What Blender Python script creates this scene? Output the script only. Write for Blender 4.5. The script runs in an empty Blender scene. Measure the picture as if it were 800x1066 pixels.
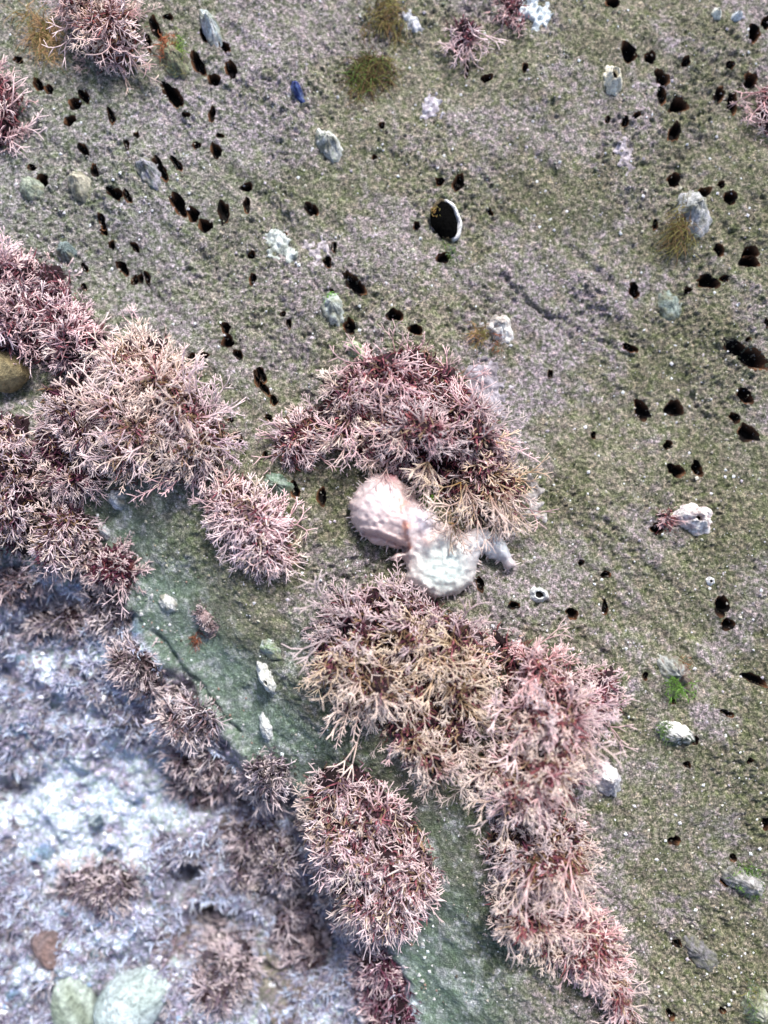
import bpy, math, random
import numpy as np
from mathutils import Vector, Matrix

S = bpy.context.scene
COL = S.collection
RNG = np.random.default_rng(7)
random.seed(7)

# ------------------------------------------------------------------ camera
DIST = 0.433                      # metres from the lens to the rock at the picture's centre
TILT = math.radians(4)           # off straight down
FPX = 400 / math.tan(math.radians(24.8))
VIEW = np.array([0, math.sin(TILT), -math.cos(TILT)])
UP = np.array([0, math.cos(TILT), math.sin(TILT)])
CAMLOC = -VIEW * DIST
cam_d = bpy.data.cameras.new('camera')
cam = bpy.data.objects.new('camera', cam_d)
COL.objects.link(cam)
cam.location = CAMLOC
cam.rotation_euler = (TILT, 0, 0)
cam_d.sensor_fit = 'HORIZONTAL'
cam_d.sensor_width = 36
cam_d.lens = 18 / math.tan(math.radians(24.8))
cam_d.clip_start = 0.01
cam_d.clip_end = 100
cam_d.dof.use_dof = True
cam_d.dof.focus_distance = 0.424
cam_d.dof.aperture_fstop = 2.9
S.camera = cam

# ------------------------------------------------------------------ sky and sun (soft daylight)
SUN_E, SUN_A = math.radians(50), math.radians(20)
W = bpy.data.worlds.new('World')
S.world = W
W.use_nodes = True
nt = W.node_tree
bg = nt.nodes['Background']
sky = nt.nodes.new('ShaderNodeTexSky')
sky.sky_type = 'NISHITA'
sky.sun_disc = False
sky.sun_elevation = SUN_E
sky.sun_rotation = SUN_A
sky.dust_density = 3.0
sky.ozone_density = 1.2
sky.air_density = 0.9
nt.links.new(sky.outputs[0], bg.inputs[0])
bg.inputs[1].default_value = 0.055
sun_d = bpy.data.lights.new('sun', 'SUN')
sun = bpy.data.objects.new('sun', sun_d)
COL.objects.link(sun)
sdir = Vector((math.cos(SUN_E) * math.sin(SUN_A), math.cos(SUN_E) * math.cos(SUN_A), math.sin(SUN_E)))
sun.rotation_euler = sdir.to_track_quat('Z', 'Y').to_euler()
sun_d.energy = 1.5
sun_d.angle = math.radians(10)
sun_d.color = (1.0, 0.965, 0.93)
S.view_settings.view_transform = 'Standard'
S.view_settings.look = 'None'
S.view_settings.gamma = 1
S.view_settings.exposure = 1.85

# ------------------------------------------------------------------ numeric helpers
def lattice(seed):
    return np.random.default_rng(seed).random((256, 256))

def vnoise(x, y, seed):
    L = lattice(seed)
    xi = np.floor(x).astype(int); yi = np.floor(y).astype(int)
    fx = x - xi; fy = y - yi
    fx = fx * fx * fx * (fx * (fx * 6 - 15) + 10); fy = fy * fy * fy * (fy * (fy * 6 - 15) + 10)
    a = L[yi & 255, xi & 255]; b = L[yi & 255, (xi + 1) & 255]
    c = L[(yi + 1) & 255, xi & 255]; d = L[(yi + 1) & 255, (xi + 1) & 255]
    return ((a * (1 - fx) + b * fx) * (1 - fy) + (c * (1 - fx) + d * fx) * fy) * 2 - 1

def fbm(x, y, size, seed, octs=3, gain=0.5):
    v = 0; a = 1; s = 1 / size
    for k in range(octs):
        ca, sa = math.cos(0.6 * k + seed), math.sin(0.6 * k + seed)
        v = v + a * vnoise((x * ca - y * sa) * s + 37.3 * k, (x * sa + y * ca) * s + 11.7 * k, seed + k)
        a *= gain; s *= 2.03
    return v

def sstep(a, b, x):
    t = np.clip((x - a) / (b - a), 0, 1)
    return t * t * (3 - 2 * t)

def poly_sd(x, y, poly):
    """signed distance to a polygon, positive inside"""
    P = np.asarray(poly, float)
    d = np.full(x.shape, 1e18); ins = np.zeros(x.shape, bool)
    n = len(P)
    for i in range(n):
        ax, ay = P[i]; bx, by = P[(i + 1) % n]
        ex, ey = bx - ax, by - ay
        wx, wy = x - ax, y - ay
        t = np.clip((wx * ex + wy * ey) / (ex * ex + ey * ey + 1e-18), 0, 1)
        d = np.minimum(d, (wx - ex * t) ** 2 + (wy - ey * t) ** 2)
        c = (ay > y) != (by > y)
        with np.errstate(divide='ignore', invalid='ignore'):
            xx = ax + (y - ay) * ex / (ey if ey else 1e-18)
        ins ^= c & (x < xx)
    d = np.sqrt(d)
    return np.where(ins, d, -d)

def line_d(x, y, pts):
    d = np.full(x.shape, 1e18)
    for (ax, ay), (bx, by) in zip(pts[:-1], pts[1:]):
        ex, ey = bx - ax, by - ay
        t = np.clip(((x - ax) * ex + (y - ay) * ey) / (ex * ex + ey * ey), 0, 1)
        d = np.minimum(d, (x - ax - ex * t) ** 2 + (y - ay - ey * t) ** 2)
    return np.sqrt(d)

def project(x, y, z):
    """photo pixel of a point in the place"""
    dx, dy, dz = x - CAMLOC[0], y - CAMLOC[1], z - CAMLOC[2]
    dep = dy * VIEW[1] + dz * VIEW[2]
    return 400 + FPX * dx / dep, 533 - FPX * (dy * UP[1] + dz * UP[2]) / dep

# ------------------------------------------------------------------ the rock as a height field
STEP = 0.00062
def axis(lo, hi, far):
    mid = np.arange(lo, hi, STEP)
    g, s = [], STEP
    p = mid[-1]
    while p < far:
        s *= 1.22; p += s; g.append(p)
    h, s = [], STEP
    p = mid[0]
    while p > -far:
        s *= 1.22; p -= s; h.append(p)
    return np.concatenate([h[::-1], mid, g])
XS = axis(-0.245, 0.215, 1.6)
YS = axis(-0.325, 0.300, 1.6)
GX, GY = np.meshgrid(XS, YS)
U, V = project(GX, GY, 0 * GX)         # where the level plane of the slab sits, in photo pixels

edge_l = [(-9000, 470), (-300, 530), (0, 572), (95, 600), (150, 668), (235, 770), (325, 862), (395, 965), (440, 1060), (470, 1150), (900, 9000)]
slab_poly = edge_l + [(9000, 9000), (9000, -9000), (-9000, -9000)]
wob = 9 * fbm(GX, GY, 0.018, 3, 3)
SD = poly_sd(U, V, slab_poly) + wob
slab = sstep(-26, 6, SD)
band = 1 - sstep(0, 150, SD)            # smooth green apron along the edge
ca, sa = math.cos(math.radians(-41)), math.sin(math.radians(-41))
al, ac = GX * ca + GY * sa, -GX * sa + GY * ca
patchy = 0.55 + 0.75 * sstep(-.4, .5, fbm(GX, GY, .038, 161, 3))
ridge = vnoise(al / 0.055, ac / 0.0075, 21) + 0.6 * vnoise(al / 0.03 + 9, ac / 0.0036, 22)
rough = 0.3 + 0.7 * sstep(30, 190, SD + 40 * fbm(GX, GY, 0.05, 91, 2))
H_slab = (0.0065 * fbm(GX, GY, 0.13, 31, 2) + 0.0022 * fbm(GX, GY, 0.035, 32, 2)
          + 0.0010 * ridge * (0.4 + 0.6 * rough)
          + patchy * rough * (0.0007 * fbm(GX, GY, 0.0042, 41, 2) + 0.0010 * np.abs(vnoise(GX / 0.0021, GY / 0.0021, 42)) ** 0.9 + 0.0007 * vnoise(GX / 0.0015, GY / 0.0015, 44)
                     + 0.00060 * vnoise(GX / 0.00135, GY / 0.00135, 43)))
# bedding ledges that step down to the right, and the cracks between them
def ledge(pts, hgt, w):
    d = line_d(U + 5 * fbm(GX, GY, .012, 131, 3), V + 5 * fbm(GX, GY, .012, 141, 3), pts)
    return -hgt * (.75 + .6 * vnoise(GX / .011, GY / .011, 151)) * np.exp(-(d / w) ** 2)
H_slab += ledge([(515, 283), (552, 308), (585, 330), (620, 352), (655, 365), (700, 398), (735, 432)], 0.0022, 3.2)
H_slab += ledge([(525, 450), (560, 480), (600, 520), (655, 560)], 0.0010, 3.0)
H_slab += ledge([(600, 660), (660, 705), (720, 748), (800, 800)], 0.0010, 3.5)
H_slab += ledge([(660, 915), (720, 960), (760, 1010)], 0.0014, 4)
H_slab += ledge([(330, 762), (352, 778), (372, 800)], 0.003, 3.5)
H_slab -= 0.020 * band ** 1.6
H_slab += ledge([(130, 640), (180, 700), (240, 768)], 0.004, 4)
# the lower bottom beyond the edge
H_bas = (-0.078 + 0.011 * fbm(GX, GY, 0.055, 51, 3) + 0.0045 * fbm(GX, GY, 0.014, 52, 3)
         + 0.0022 * fbm(GX, GY, 0.0048, 53, 2))
near = np.exp(-np.clip(-SD, 0, 1e4) / (65 + 90 * (1 - sstep(20, 260, U))))
H_bas += 0.054 * near
for (px, py, r, dp) in ((190, 905, 17, .022), (212, 962, 24, .030), (330, 965, 20, .025), (10, 815, 16, .015), (55, 860, 14, .01)):
    d = np.hypot((U - 400) * 0.85 + 400 - px, (V - 533) * 0.85 + 533 - py)
    H_bas -= dp * np.exp(-(d / r) ** 2)
H = H_bas * (1 - slab) + H_slab * slab

def bil(F, x, y):
    x = np.asarray(x, float); y = np.asarray(y, float)
    i = np.clip(np.searchsorted(XS, x) - 1, 0, len(XS) - 2); j = np.clip(np.searchsorted(YS, y) - 1, 0, len(YS) - 2)
    fx = (x - XS[i]) / (XS[i + 1] - XS[i]); fy = (y - YS[j]) / (YS[j + 1] - YS[j])
    return (F[j, i] * (1 - fx) + F[j, i + 1] * fx) * (1 - fy) + (F[j + 1, i] * (1 - fx) + F[j + 1, i + 1] * fx) * fy

def P(px, py, lift=0.0):
    """the point of the rock (or `lift` above it) seen at a photo pixel"""
    px = np.atleast_1d(np.asarray(px, float)); py = np.atleast_1d(np.asarray(py, float))
    d = np.stack([(px - 400) / FPX, (533 - py) / FPX * UP[1] + VIEW[1], (533 - py) / FPX * UP[2] + VIEW[2]], 1)
    z = np.linspace(0.05, -0.15, 400)
    t = (z[None, :] - CAMLOC[2]) / d[:, 2:3]
    X = CAMLOC[0] + d[:, 0:1] * t; Y = CAMLOC[1] + d[:, 1:2] * t
    under = z[None, :] <= bil(H, X, Y) + lift
    k = np.clip(under.argmax(1), 1, None)
    r = np.arange(len(px))
    x, y = X[r, k], Y[r, k]
    return np.stack([x, y, bil(H, x, y)], 1)

def P1(px, py, lift=0.0):
    return P([px], [py], lift)[0]

H0 = H.copy()
# ------------------------------------------------------------------ bored holes: real pits in the rock
PITS = [(162,29,5,13,75),(154,43,4,8,80),(175,17,4,5,0),(206,66,6,14,55),(241,73,6,11,60),(223,83,6,8,45),(213,36,4,9,90),(235,50,5,7,60),
(180,99,8,16,50),(40,88,5,8,50),(51,93,4,7,60),(78,108,6,8,50),(73,126,6,7,0),(88,100,5,8,60),(116,121,4,9,70),(221,120,4,9,90),(205,151,4,5,0),
(225,157,5,9,60),(142,140,3,5,80),(132,150,3,6,80),(184,170,4,9,55),(167,176,6,14,60),(34,175,4,5,0),(44,188,7,7,0),(98,177,4,9,75),(88,157,4,8,60),
(120,201,6,9,35),(132,203,4,7,60),(186,213,7,13,55),(201,223,6,8,50),(214,235,6,9,20),(233,221,6,13,90),(257,195,5,6,0),(257,213,4,8,90),(106,230,4,8,70),
(109,241,4,4,0),(117,255,3,5,90),(141,257,3,6,60),(262,265,4,4,0),(194,120,3,4,0),(229,141,3,4,0),(19,62,4,5,0),
(398,130,3,4,90),(390,164,3,3,0),(324,217,6,9,60),(292,244,5,6,0),(348,257,3,5,90),(478,188,6,10,100),(458,190,4,5,0),(434,235,4,4,0),(511,221,3,4,90),
(507,81,5,6,0),(486,72,3,8,90),(655,54,9,11,60),(677,60,6,8,90),(714,65,4,5,0),(689,81,6,11,70),(690,98,5,9,90),(706,111,9,9,0),(702,138,7,11,110),
(701,189,7,9,90),(782,83,7,10,90),(749,98,5,10,110),(763,107,6,11,95),(785,35,7,10,100),(761,67,4,4,0),(797,24,5,8,90),(761,205,7,8,60),(751,192,4,4,0),
(734,199,6,7,0),(663,120,3,5,-30),(651,127,4,5,90),(633,124,3,4,90),(547,69,3,6,90),(638,3,5,9,0),(749,260,5,7,90),(781,263,8,8,0),(683,233,3,5,90),
(661,302,6,8,60),(738,293,7,12,8),(754,290,3,5,0),(715,303,4,5,0),(781,272,7,10,20),(778,369,10,25,32),(657,362,5,8,15),(573,389,3,5,90),
(668,427,6,14,62),(702,425,9,10,60),(696,463,5,5,0),(704,490,7,9,35),(725,488,6,8,70),(776,412,7,10,35),(765,435,5,7,30),(779,451,8,13,40),(799,336,3,5,90),
(780,353,3,3,0),(618,453,3,4,90),(128,279,5,8,40),(141,292,4,5,90),(147,290,3,6,80),(154,290,3,8,80),(88,278,3,5,60),(88,299,3,4,60),(263,290,4,6,90),
(235,341,5,6,40),(237,355,6,7,50),(248,369,4,7,60),(200,372,4,4,0),(213,370,4,4,0),(268,393,4,9,80),(222,405,3,3,0),(240,437,3,4,60),(248,457,4,10,70),
(369,295,7,16,55),(341,272,5,6,90),(411,328,7,8,0),(433,343,6,7,0),(364,340,6,9,70),(383,364,4,8,85),(462,268,6,8,0),(272,390,5,9,70),(275,404,4,9,50),
(285,417,4,6,60),(280,435,3,4,0),(276,473,3,3,0),(295,327,3,3,0),(301,337,3,5,90),(346,305,3,4,90),(307,510,5,9,70),(335,517,5,10,80),(515,417,5,6,0),
(685,550,6,7,0),(605,586,3,3,0),(631,598,4,5,0),(630,633,4,7,90),(596,639,6,6,0),(751,631,7,12,85),(758,650,6,7,50),(535,630,4,6,20),(785,707,5,13,28),
(758,743,3,7,25),(672,704,3,4,90),(701,730,3,3,0),(724,771,4,4,0),(716,796,3,4,60),(781,792,3,3,0),(702,875,5,6,0),(798,858,4,6,90),(763,893,4,4,0),
(756,917,5,6,0),(705,982,4,5,60),(721,996,4,5,60),(698,1056,4,5,60),(752,1052,3,3,0),(500,608,4,8,70),(300,480,4,6,60)]
MPP = DIST / FPX
pit_c = P([p[0] for p in PITS], [p[1] for p in PITS])
pit_data = []
FX0, FX1 = np.searchsorted(XS, -0.24), np.searchsorted(XS, 0.21)
def pit_q(x, y, c, ra, rb, ang, k):
    a = -math.radians(ang)
    dx, dy = x - c[0], y - c[1]
    l = dx * math.cos(a) + dy * math.sin(a); s = -dx * math.sin(a) + dy * math.cos(a)
    th = np.arctan2(s / ra, l / rb)
    wv = 1 + 0.13 * np.sin(2 * th + k) + 0.10 * np.sin(3 * th + 2.1 * k) + 0.07 * np.sin(5 * th + 0.7 * k) + 0.05 * np.sin(8 * th + 1.7 * k)
    return np.hypot(l / rb, s / ra) / wv
def pit_prof(q):
    return sstep(1.12, 0.55, q) if False else 1 - sstep(0.50, 1.12, q)
for k, ((px, py, ra, rb, ang), c) in enumerate(zip(PITS, pit_c)):
    ra *= MPP * 0.92; rb *= MPP * 0.95
    D = min(0.008, 0.0015 + 1.7 * ra)
    i0, i1 = np.searchsorted(XS, [c[0] - 2 * rb, c[0] + 2 * rb]); j0, j1 = np.searchsorted(YS, [c[1] - 2 * rb, c[1] + 2 * rb])
    sub = np.s_[j0:j1, i0:i1]
    H[sub] -= D * pit_prof(pit_q(GX[sub], GY[sub], c, ra, rb, ang, k))
    pit_data.append((c, ra, rb, ang, D, k))

# ------------------------------------------------------------------ materials
def mat(name, rough=0.6, spec=0.3):
    m = bpy.data.materials.new(name); m.use_nodes = True
    b = m.node_tree.nodes['Principled BSDF']
    b.inputs['Roughness'].default_value = rough
    b.inputs['Specular IOR Level'].default_value = spec
    return m, m.node_tree, b
def node(nt, t, **kw):
    n = nt.nodes.new(t)
    for k, v in kw.items(): setattr(n, k, v)
    return n
def noise_node(nt, scale, detail=3, rough=0.6, coord=None):
    n = node(nt, 'ShaderNodeTexNoise')
    n.inputs['Scale'].default_value = scale; n.inputs['Detail'].default_value = detail; n.inputs['Roughness'].default_value = rough
    if coord: nt.links.new(coord, n.inputs['Vector'])
    return n
def ramp(nt, src, stops):
    r = node(nt, 'ShaderNodeValToRGB')
    e = r.color_ramp.elements
    while len(e) < len(stops): e.new(0.5)
    for q, (p, c) in zip(e, stops): q.position = p; q.color = (*c, 1)
    nt.links.new(src, r.inputs[0]); return r.outputs[0]
def mixc(nt, mode, fac, a, b):
    m = node(nt, 'ShaderNodeMix', data_type='RGBA', blend_type=mode)
    for k, v in ((0, fac), (6, a), (7, b)):
        if isinstance(v, bpy.types.NodeSocket): nt.links.new(v, m.inputs[k])
        elif isinstance(v, tuple): m.inputs[k].default_value = (*v, 1)
        else: m.inputs[k].default_value = v
    return m.outputs[2]
def bump(nt, b, h, strength, dist):
    n = node(nt, 'ShaderNodeBump'); n.inputs['Strength'].default_value = strength; n.inputs['Distance'].default_value = dist
    nt.links.new(h, n.inputs['Height']); nt.links.new(n.outputs[0], b.inputs['Normal'])
def attr_mat(name, rough, spec, fine, contrast, bstr, bdist, sss=0):
    """pigment from the vertex colour 'pig', broken up by fine procedural mottling"""
    m, nt, b = mat(name, rough, spec)
    co = node(nt, 'ShaderNodeTexCoord').outputs['Object']
    a = node(nt, 'ShaderNodeAttribute', attribute_name='pig')
    n1 = noise_node(nt, fine, 4, 0.7, co)
    lo, hi = 1 - contrast, 1 + contrast
    r = ramp(nt, n1.outputs[0], [(0.30, (lo, lo, lo)), (0.70, (hi, hi, hi))])
    c = mixc(nt, 'MULTIPLY', 1.0, a.outputs['Color'], r)
    nt.links.new(c, b.inputs['Base Color'])
    bump(nt, b, n1.outputs[0], bstr, bdist)
    if sss:
        b.inputs['Subsurface Weight'].default_value = sss
        b.inputs['Subsurface Radius'].default_value = (0.004, 0.003, 0.003)
        b.inputs['Subsurface Scale'].default_value = 1.0
    return m

# the rock: pigment per vertex, mottled with turf, lilac crust and grit
M_ROCK, nt, b = mat('wet_rock', 0.5, 0.35)
co = node(nt, 'ShaderNodeTexCoord').outputs['Object']
a = node(nt, 'ShaderNodeAttribute', attribute_name='pig').outputs['Color']
g = node(nt, 'ShaderNodeAttribute', attribute_name='grit').outputs['Fac']
n1 = noise_node(nt, 520, 5, 0.72, co); n2 = noise_node(nt, 1300, 3, 0.7, co); n3 = noise_node(nt, 260, 4, 0.65, co)
c1 = ramp(nt, n1.outputs[0], [(0.30, (0.14, 0.14, 0.13)), (0.42, (0.58, 0.58, 0.54)), (0.53, (1.15, 1.13, 1.06)), (0.62, (2.0, 1.95, 1.85)), (0.70, (3.1, 3.0, 2.95))])
c2 = ramp(nt, n2.outputs[0], [(0.33, (0.30, 0.30, 0.28)), (0.68, (1.75, 1.72, 1.68))])
c3 = ramp(nt, n3.outputs[0], [(0.33, (0.78, 0.92, 0.62)), (0.48, (1, 1, 1)), (0.60, (1.16, 1.02, 1.26)), (0.70, (1.3, 1.12, 1.2))])
det = mixc(nt, 'MULTIPLY', 1.0, mixc(nt, 'MULTIPLY', 1.0, c1, c2), c3)
det = mixc(nt, 'MIX', g, (1, 1, 1), det)
cc = mixc(nt, 'MULTIPLY', 1.0, a, det)
nt.links.new(cc, b.inputs['Base Color'])
ad = node(nt, 'ShaderNodeMath', operation='ADD'); nt.links.new(n1.outputs[0], ad.inputs[0]); nt.links.new(n2.outputs[0], ad.inputs[1])
bump(nt, b, ad.outputs[0], 0.9, 0.0016)

M_SHELL = attr_mat('shell', 0.5, 0.35, 620, 0.62, 0.8, 0.0014)
M_STONE = attr_mat('pale_stone', 0.55, 0.3, 330, 0.6, 0.8, 0.003)
M_GRIT = attr_mat('shell_grit', 0.3, 0.5, 900, 0.1, 0.1, 0.0002)
M_BLACK = attr_mat('black_flesh', 0.9, 0.03, 500, 0.5, 0.9, 0.0020)
M_HOLE_DARK = attr_mat('hole_painted_dark', 0.75, 0.12, 700, 0.5, 0.5, 0.0008)
M_HOLD = attr_mat('holdfast_crust', 0.8, 0.15, 500, 0.5, 0.9, 0.002)
M_FLUFF = attr_mat('filament', 0.7, 0.15, 500, 0.3, 0.1, 0.0002)
M_TURF = attr_mat('turf', 0.7, 0.2, 500, 0.3, 0.1, 0.0002)

# fronds: object colour at the stem, limy pale tips
M_FROND, nt, b = mat('coralline_frond', 0.55, 0.25)
co = node(nt, 'ShaderNodeTexCoord').outputs['Object']
oi = node(nt, 'ShaderNodeObjectInfo')
tip = node(nt, 'ShaderNodeAttribute', attribute_name='tip').outputs['Fac']
n1 = noise_node(nt, 700, 3, 0.6, co)
v = ramp(nt, n1.outputs[0], [(0.3, (0.65, 0.62, 0.64)), (0.7, (1.3, 1.32, 1.3))])
base = mixc(nt, 'MULTIPLY', 1.0, mixc(nt, 'MULTIPLY', 1.0, oi.outputs['Color'], (0.38, 0.30, 0.34)), v)
pale = mixc(nt, 'MIX', 0.66, oi.outputs['Color'], (1.0, 0.87, 0.85))
pw = node(nt, 'ShaderNodeMath', operation='POWER'); nt.links.new(tip, pw.inputs[0]); pw.inputs[1].default_value = 0.85
nt.links.new(mixc(nt, 'MIX', pw.outputs[0], base, pale), b.inputs['Base Color'])

# jelly flesh
M_JELLY, nt, b = mat('jelly_flesh', 0.25, 0.5)
co = node(nt, 'ShaderNodeTexCoord').outputs['Object']
a = node(nt, 'ShaderNodeAttribute', attribute_name='pig').outputs['Color']
n1 = noise_node(nt, 210, 5, 0.65, co); n2 = noise_node(nt, 900, 4, 0.7, co)
n1.inputs['Distortion'].default_value = 1.2
v = ramp(nt, n1.outputs[0], [(0.30, (0.80, 0.76, 0.77)), (0.5, (0.97, 0.96, 0.96)), (0.66, (1.10, 1.10, 1.10))])
nt.links.new(mixc(nt, 'MULTIPLY', 1.0, a, v), b.inputs['Base Color'])
b.inputs['Subsurface Weight'].default_value = 0.5
b.inputs['Subsurface Radius'].default_value = (0.0025, 0.0018, 0.0016)
b.inputs['Subsurface Scale'].default_value = 1.0
ad = node(nt, 'ShaderNodeMath', operation='ADD'); nt.links.new(n1.outputs[0], ad.inputs[0]); nt.links.new(n2.outputs[0], ad.inputs[1])
bump(nt, b, ad.outputs[0], 0.35, 0.0012)
tr = node(nt, 'ShaderNodeBsdfTransparent'); mx = node(nt, 'ShaderNodeMixShader')
al_ = node(nt, 'ShaderNodeAttribute', attribute_name='clear').outputs['Fac']
nt.links.new(al_, mx.inputs[0]); nt.links.new(b.outputs[0], mx.inputs[1]); nt.links.new(tr.outputs[0], mx.inputs[2])
nt.links.new(mx.outputs[0], nt.nodes['Material Output'].inputs['Surface'])

# ------------------------------------------------------------------ object helpers
def mesh_data(name, v, f, m, pig=None, smooth=True, **attrs):
    me = bpy.data.meshes.new(name)
    v = np.asarray(v, np.float32)
    f = np.asarray(f, np.int32)
    k = f.shape[1]
    me.vertices.add(len(v)); me.vertices.foreach_set('co', v.ravel())
    me.loops.add(f.size); me.loops.foreach_set('vertex_index', f.ravel())
    me.polygons.add(len(f)); me.polygons.foreach_set('loop_start', np.arange(len(f), dtype=np.int32) * k)
    me.update(calc_edges=True)
    me.validate()
    me.polygons.foreach_set('use_smooth', np.full(len(me.polygons), smooth))
    if pig is not None:
        at = me.attributes.new('pig', 'FLOAT_COLOR', 'POINT')
        c = np.ones((len(v), 4), np.float32); c[:, :3] = np.broadcast_to(pig, (len(v), 3)); at.data.foreach_set('color', c.ravel())
    for nme, val in attrs.items():
        at = me.attributes.new(nme, 'FLOAT', 'POINT'); at.data.foreach_set('value', np.broadcast_to(np.asarray(val, np.float32), (len(v),)).copy())
    me.materials.append(m)
    return me
def link(name, me, parent=None, loc=(0, 0, 0)):
    o = bpy.data.objects.new(name, me); COL.objects.link(o)
    o.location = loc
    if parent: o.parent = parent
    return o
def tag(o, label=None, cat=None, group=None, kind=None):
    for k, v in (('label', label), ('category', cat), ('group', group), ('kind', kind)):
        if v: o[k] = v
    return o
def thing(name, loc, label, cat, group=None):
    o = bpy.data.objects.new(name, None); COL.objects.link(o); o.location = loc
    o.empty_display_size = 0.01
    return tag(o, label, cat, group)

# ------------------------------------------------------------------ rock sheet
def lerp(a, b, t): return a + (b - a) * t[..., None]
def rgb(*c): return np.array(c, float)
pig = np.broadcast_to(rgb(.188, .193, .140), GX.shape + (3,)).copy()
lil = 0.75 * sstep(-0.15, 0.7, fbm(GX, GY, 0.045, 61, 4, .65) + 0.45 * ridge * 0.5 + 0.45 * vnoise(GX / .0032, GY / .0032, 64))
for (px, py, r, w) in ((610, 320, 60, .8), (720, 90, 70, .6), (250, 90, 60, .7), (540, 430, 40, .9), (640, 760, 70, .7), (150, 150, 60, .6), (790, 440, 50, .6), (560, 470, 40, .5), (640, 200, 60, .4), (250, 300, 60, .5)):
    lil = np.clip(lil + w * np.exp(-((U - px) ** 2 + (V - py) ** 2) / r ** 2) * (0.6 + 0.8 * fbm(GX, GY, 0.012, 63, 3)), 0, 1)
pig = lerp(pig, rgb(.270, .255, .295), 0.62 * lil)
ol = np.clip(sstep(0.0, 0.5, fbm(GX, GY, 0.03, 71, 4)) + .55 * sstep(480, 820, U + 60 * fbm(GX, GY, .05, 72, 2)), 0, 1.15)  # olive mottling; brightness fall-off towards the right is put into the colour
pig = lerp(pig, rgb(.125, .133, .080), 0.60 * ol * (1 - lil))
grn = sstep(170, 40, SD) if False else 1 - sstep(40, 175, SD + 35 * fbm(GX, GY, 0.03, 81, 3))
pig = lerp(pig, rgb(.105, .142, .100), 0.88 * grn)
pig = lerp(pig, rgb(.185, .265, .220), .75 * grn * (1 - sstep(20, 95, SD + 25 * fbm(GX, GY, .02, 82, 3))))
tl = np.exp(-((U - 40) ** 2 + (V - 200) ** 2) / 230 ** 2)
pig = lerp(pig, rgb(.235, .265, .255), 0.55 * tl)
pig = lerp(pig, rgb(.45, .50, .50), 0.5 * grn * sstep(0.25, 0.7, fbm(GX, GY, 0.006, 83, 3)))
# the lower bottom: turf and bare pale patches, bluish haze put into their colour
UB, VB = project(GX, GY, H0)
bc = np.broadcast_to(rgb(.235, .265, .35), GX.shape + (3,)).copy()
bc = lerp(bc, rgb(.20, .165, .18), sstep(0.0, 0.6, fbm(GX, GY, 0.020, 101, 3)) * (.35 + .65 * sstep(60, 220, UB)))
bc = lerp(bc, rgb(.46, .48, .60), 0.8 * sstep(-0.05, 0.45, fbm(GX, GY, 0.011, 103, 4) + 0.45 - UB / 420))
wh = np.zeros_like(GX)
for (px, py, rx, ry) in ((105, 835, 92, 52), (85, 875, 78, 40), (150, 815, 40, 30), (30, 1010, 30, 24), (20, 850, 30, 40)):
    wh = np.maximum(wh, 1.25 - np.hypot((UB - px) / rx, (VB - py) / ry))
for (px, py, rx, ry) in ((60, 685, 44, 30), (95, 690, 24, 28)):
    wh = np.maximum(wh, .62 - .5 * np.hypot((UB - px) / rx, (VB - py) / ry))
wh = sstep(0.0, 0.7, wh + 0.75 * fbm(GX, GY, 0.014, 105, 4))
bc = lerp(bc, rgb(.60, .72, .84), wh)
bc = lerp(bc, rgb(.20, .33, .50), 0.8 * sstep(0.45, 0.8, fbm(GX, GY, 0.010, 107, 3)) * (1 - wh) * (UB < 150))
brn = np.exp(-((UB - 285) ** 2 / 60 ** 2 + (VB - 1010) ** 2 / 50 ** 2))
bc = lerp(bc, rgb(.16, .13, .15), .75 * sstep(120, 230, UB + 60 * fbm(GX, GY, .03, 109, 3)) * (1 - sstep(900, 1000, VB)))
bc = lerp(bc, rgb(.22, .20, .13), 0.8 * np.clip(brn, 0, 1))
pig = lerp(bc, pig, sstep(-22, 0, SD))
pig *= (1 + 0.10 * fbm(GX, GY, 0.008, 111, 2))[..., None]
pig = np.clip(pig, 0.01, 0.95)
nx, ny = len(XS), len(YS)
idx = np.arange(nx * ny).reshape(ny, nx)
quads = np.stack([idx[:-1, :-1], idx[:-1, 1:], idx[1:, 1:], idx[1:, :-1]], -1).reshape(-1, 4)
grit = (0.35 + 0.65 * rough) * slab + 0.75 * (1 - slab)
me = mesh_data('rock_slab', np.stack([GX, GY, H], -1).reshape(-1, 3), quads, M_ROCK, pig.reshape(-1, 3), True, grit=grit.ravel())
rock = tag(link('rock_slab', me), 'olive and lilac rock face riddled with small black bored holes', None, None, 'structure')

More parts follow.
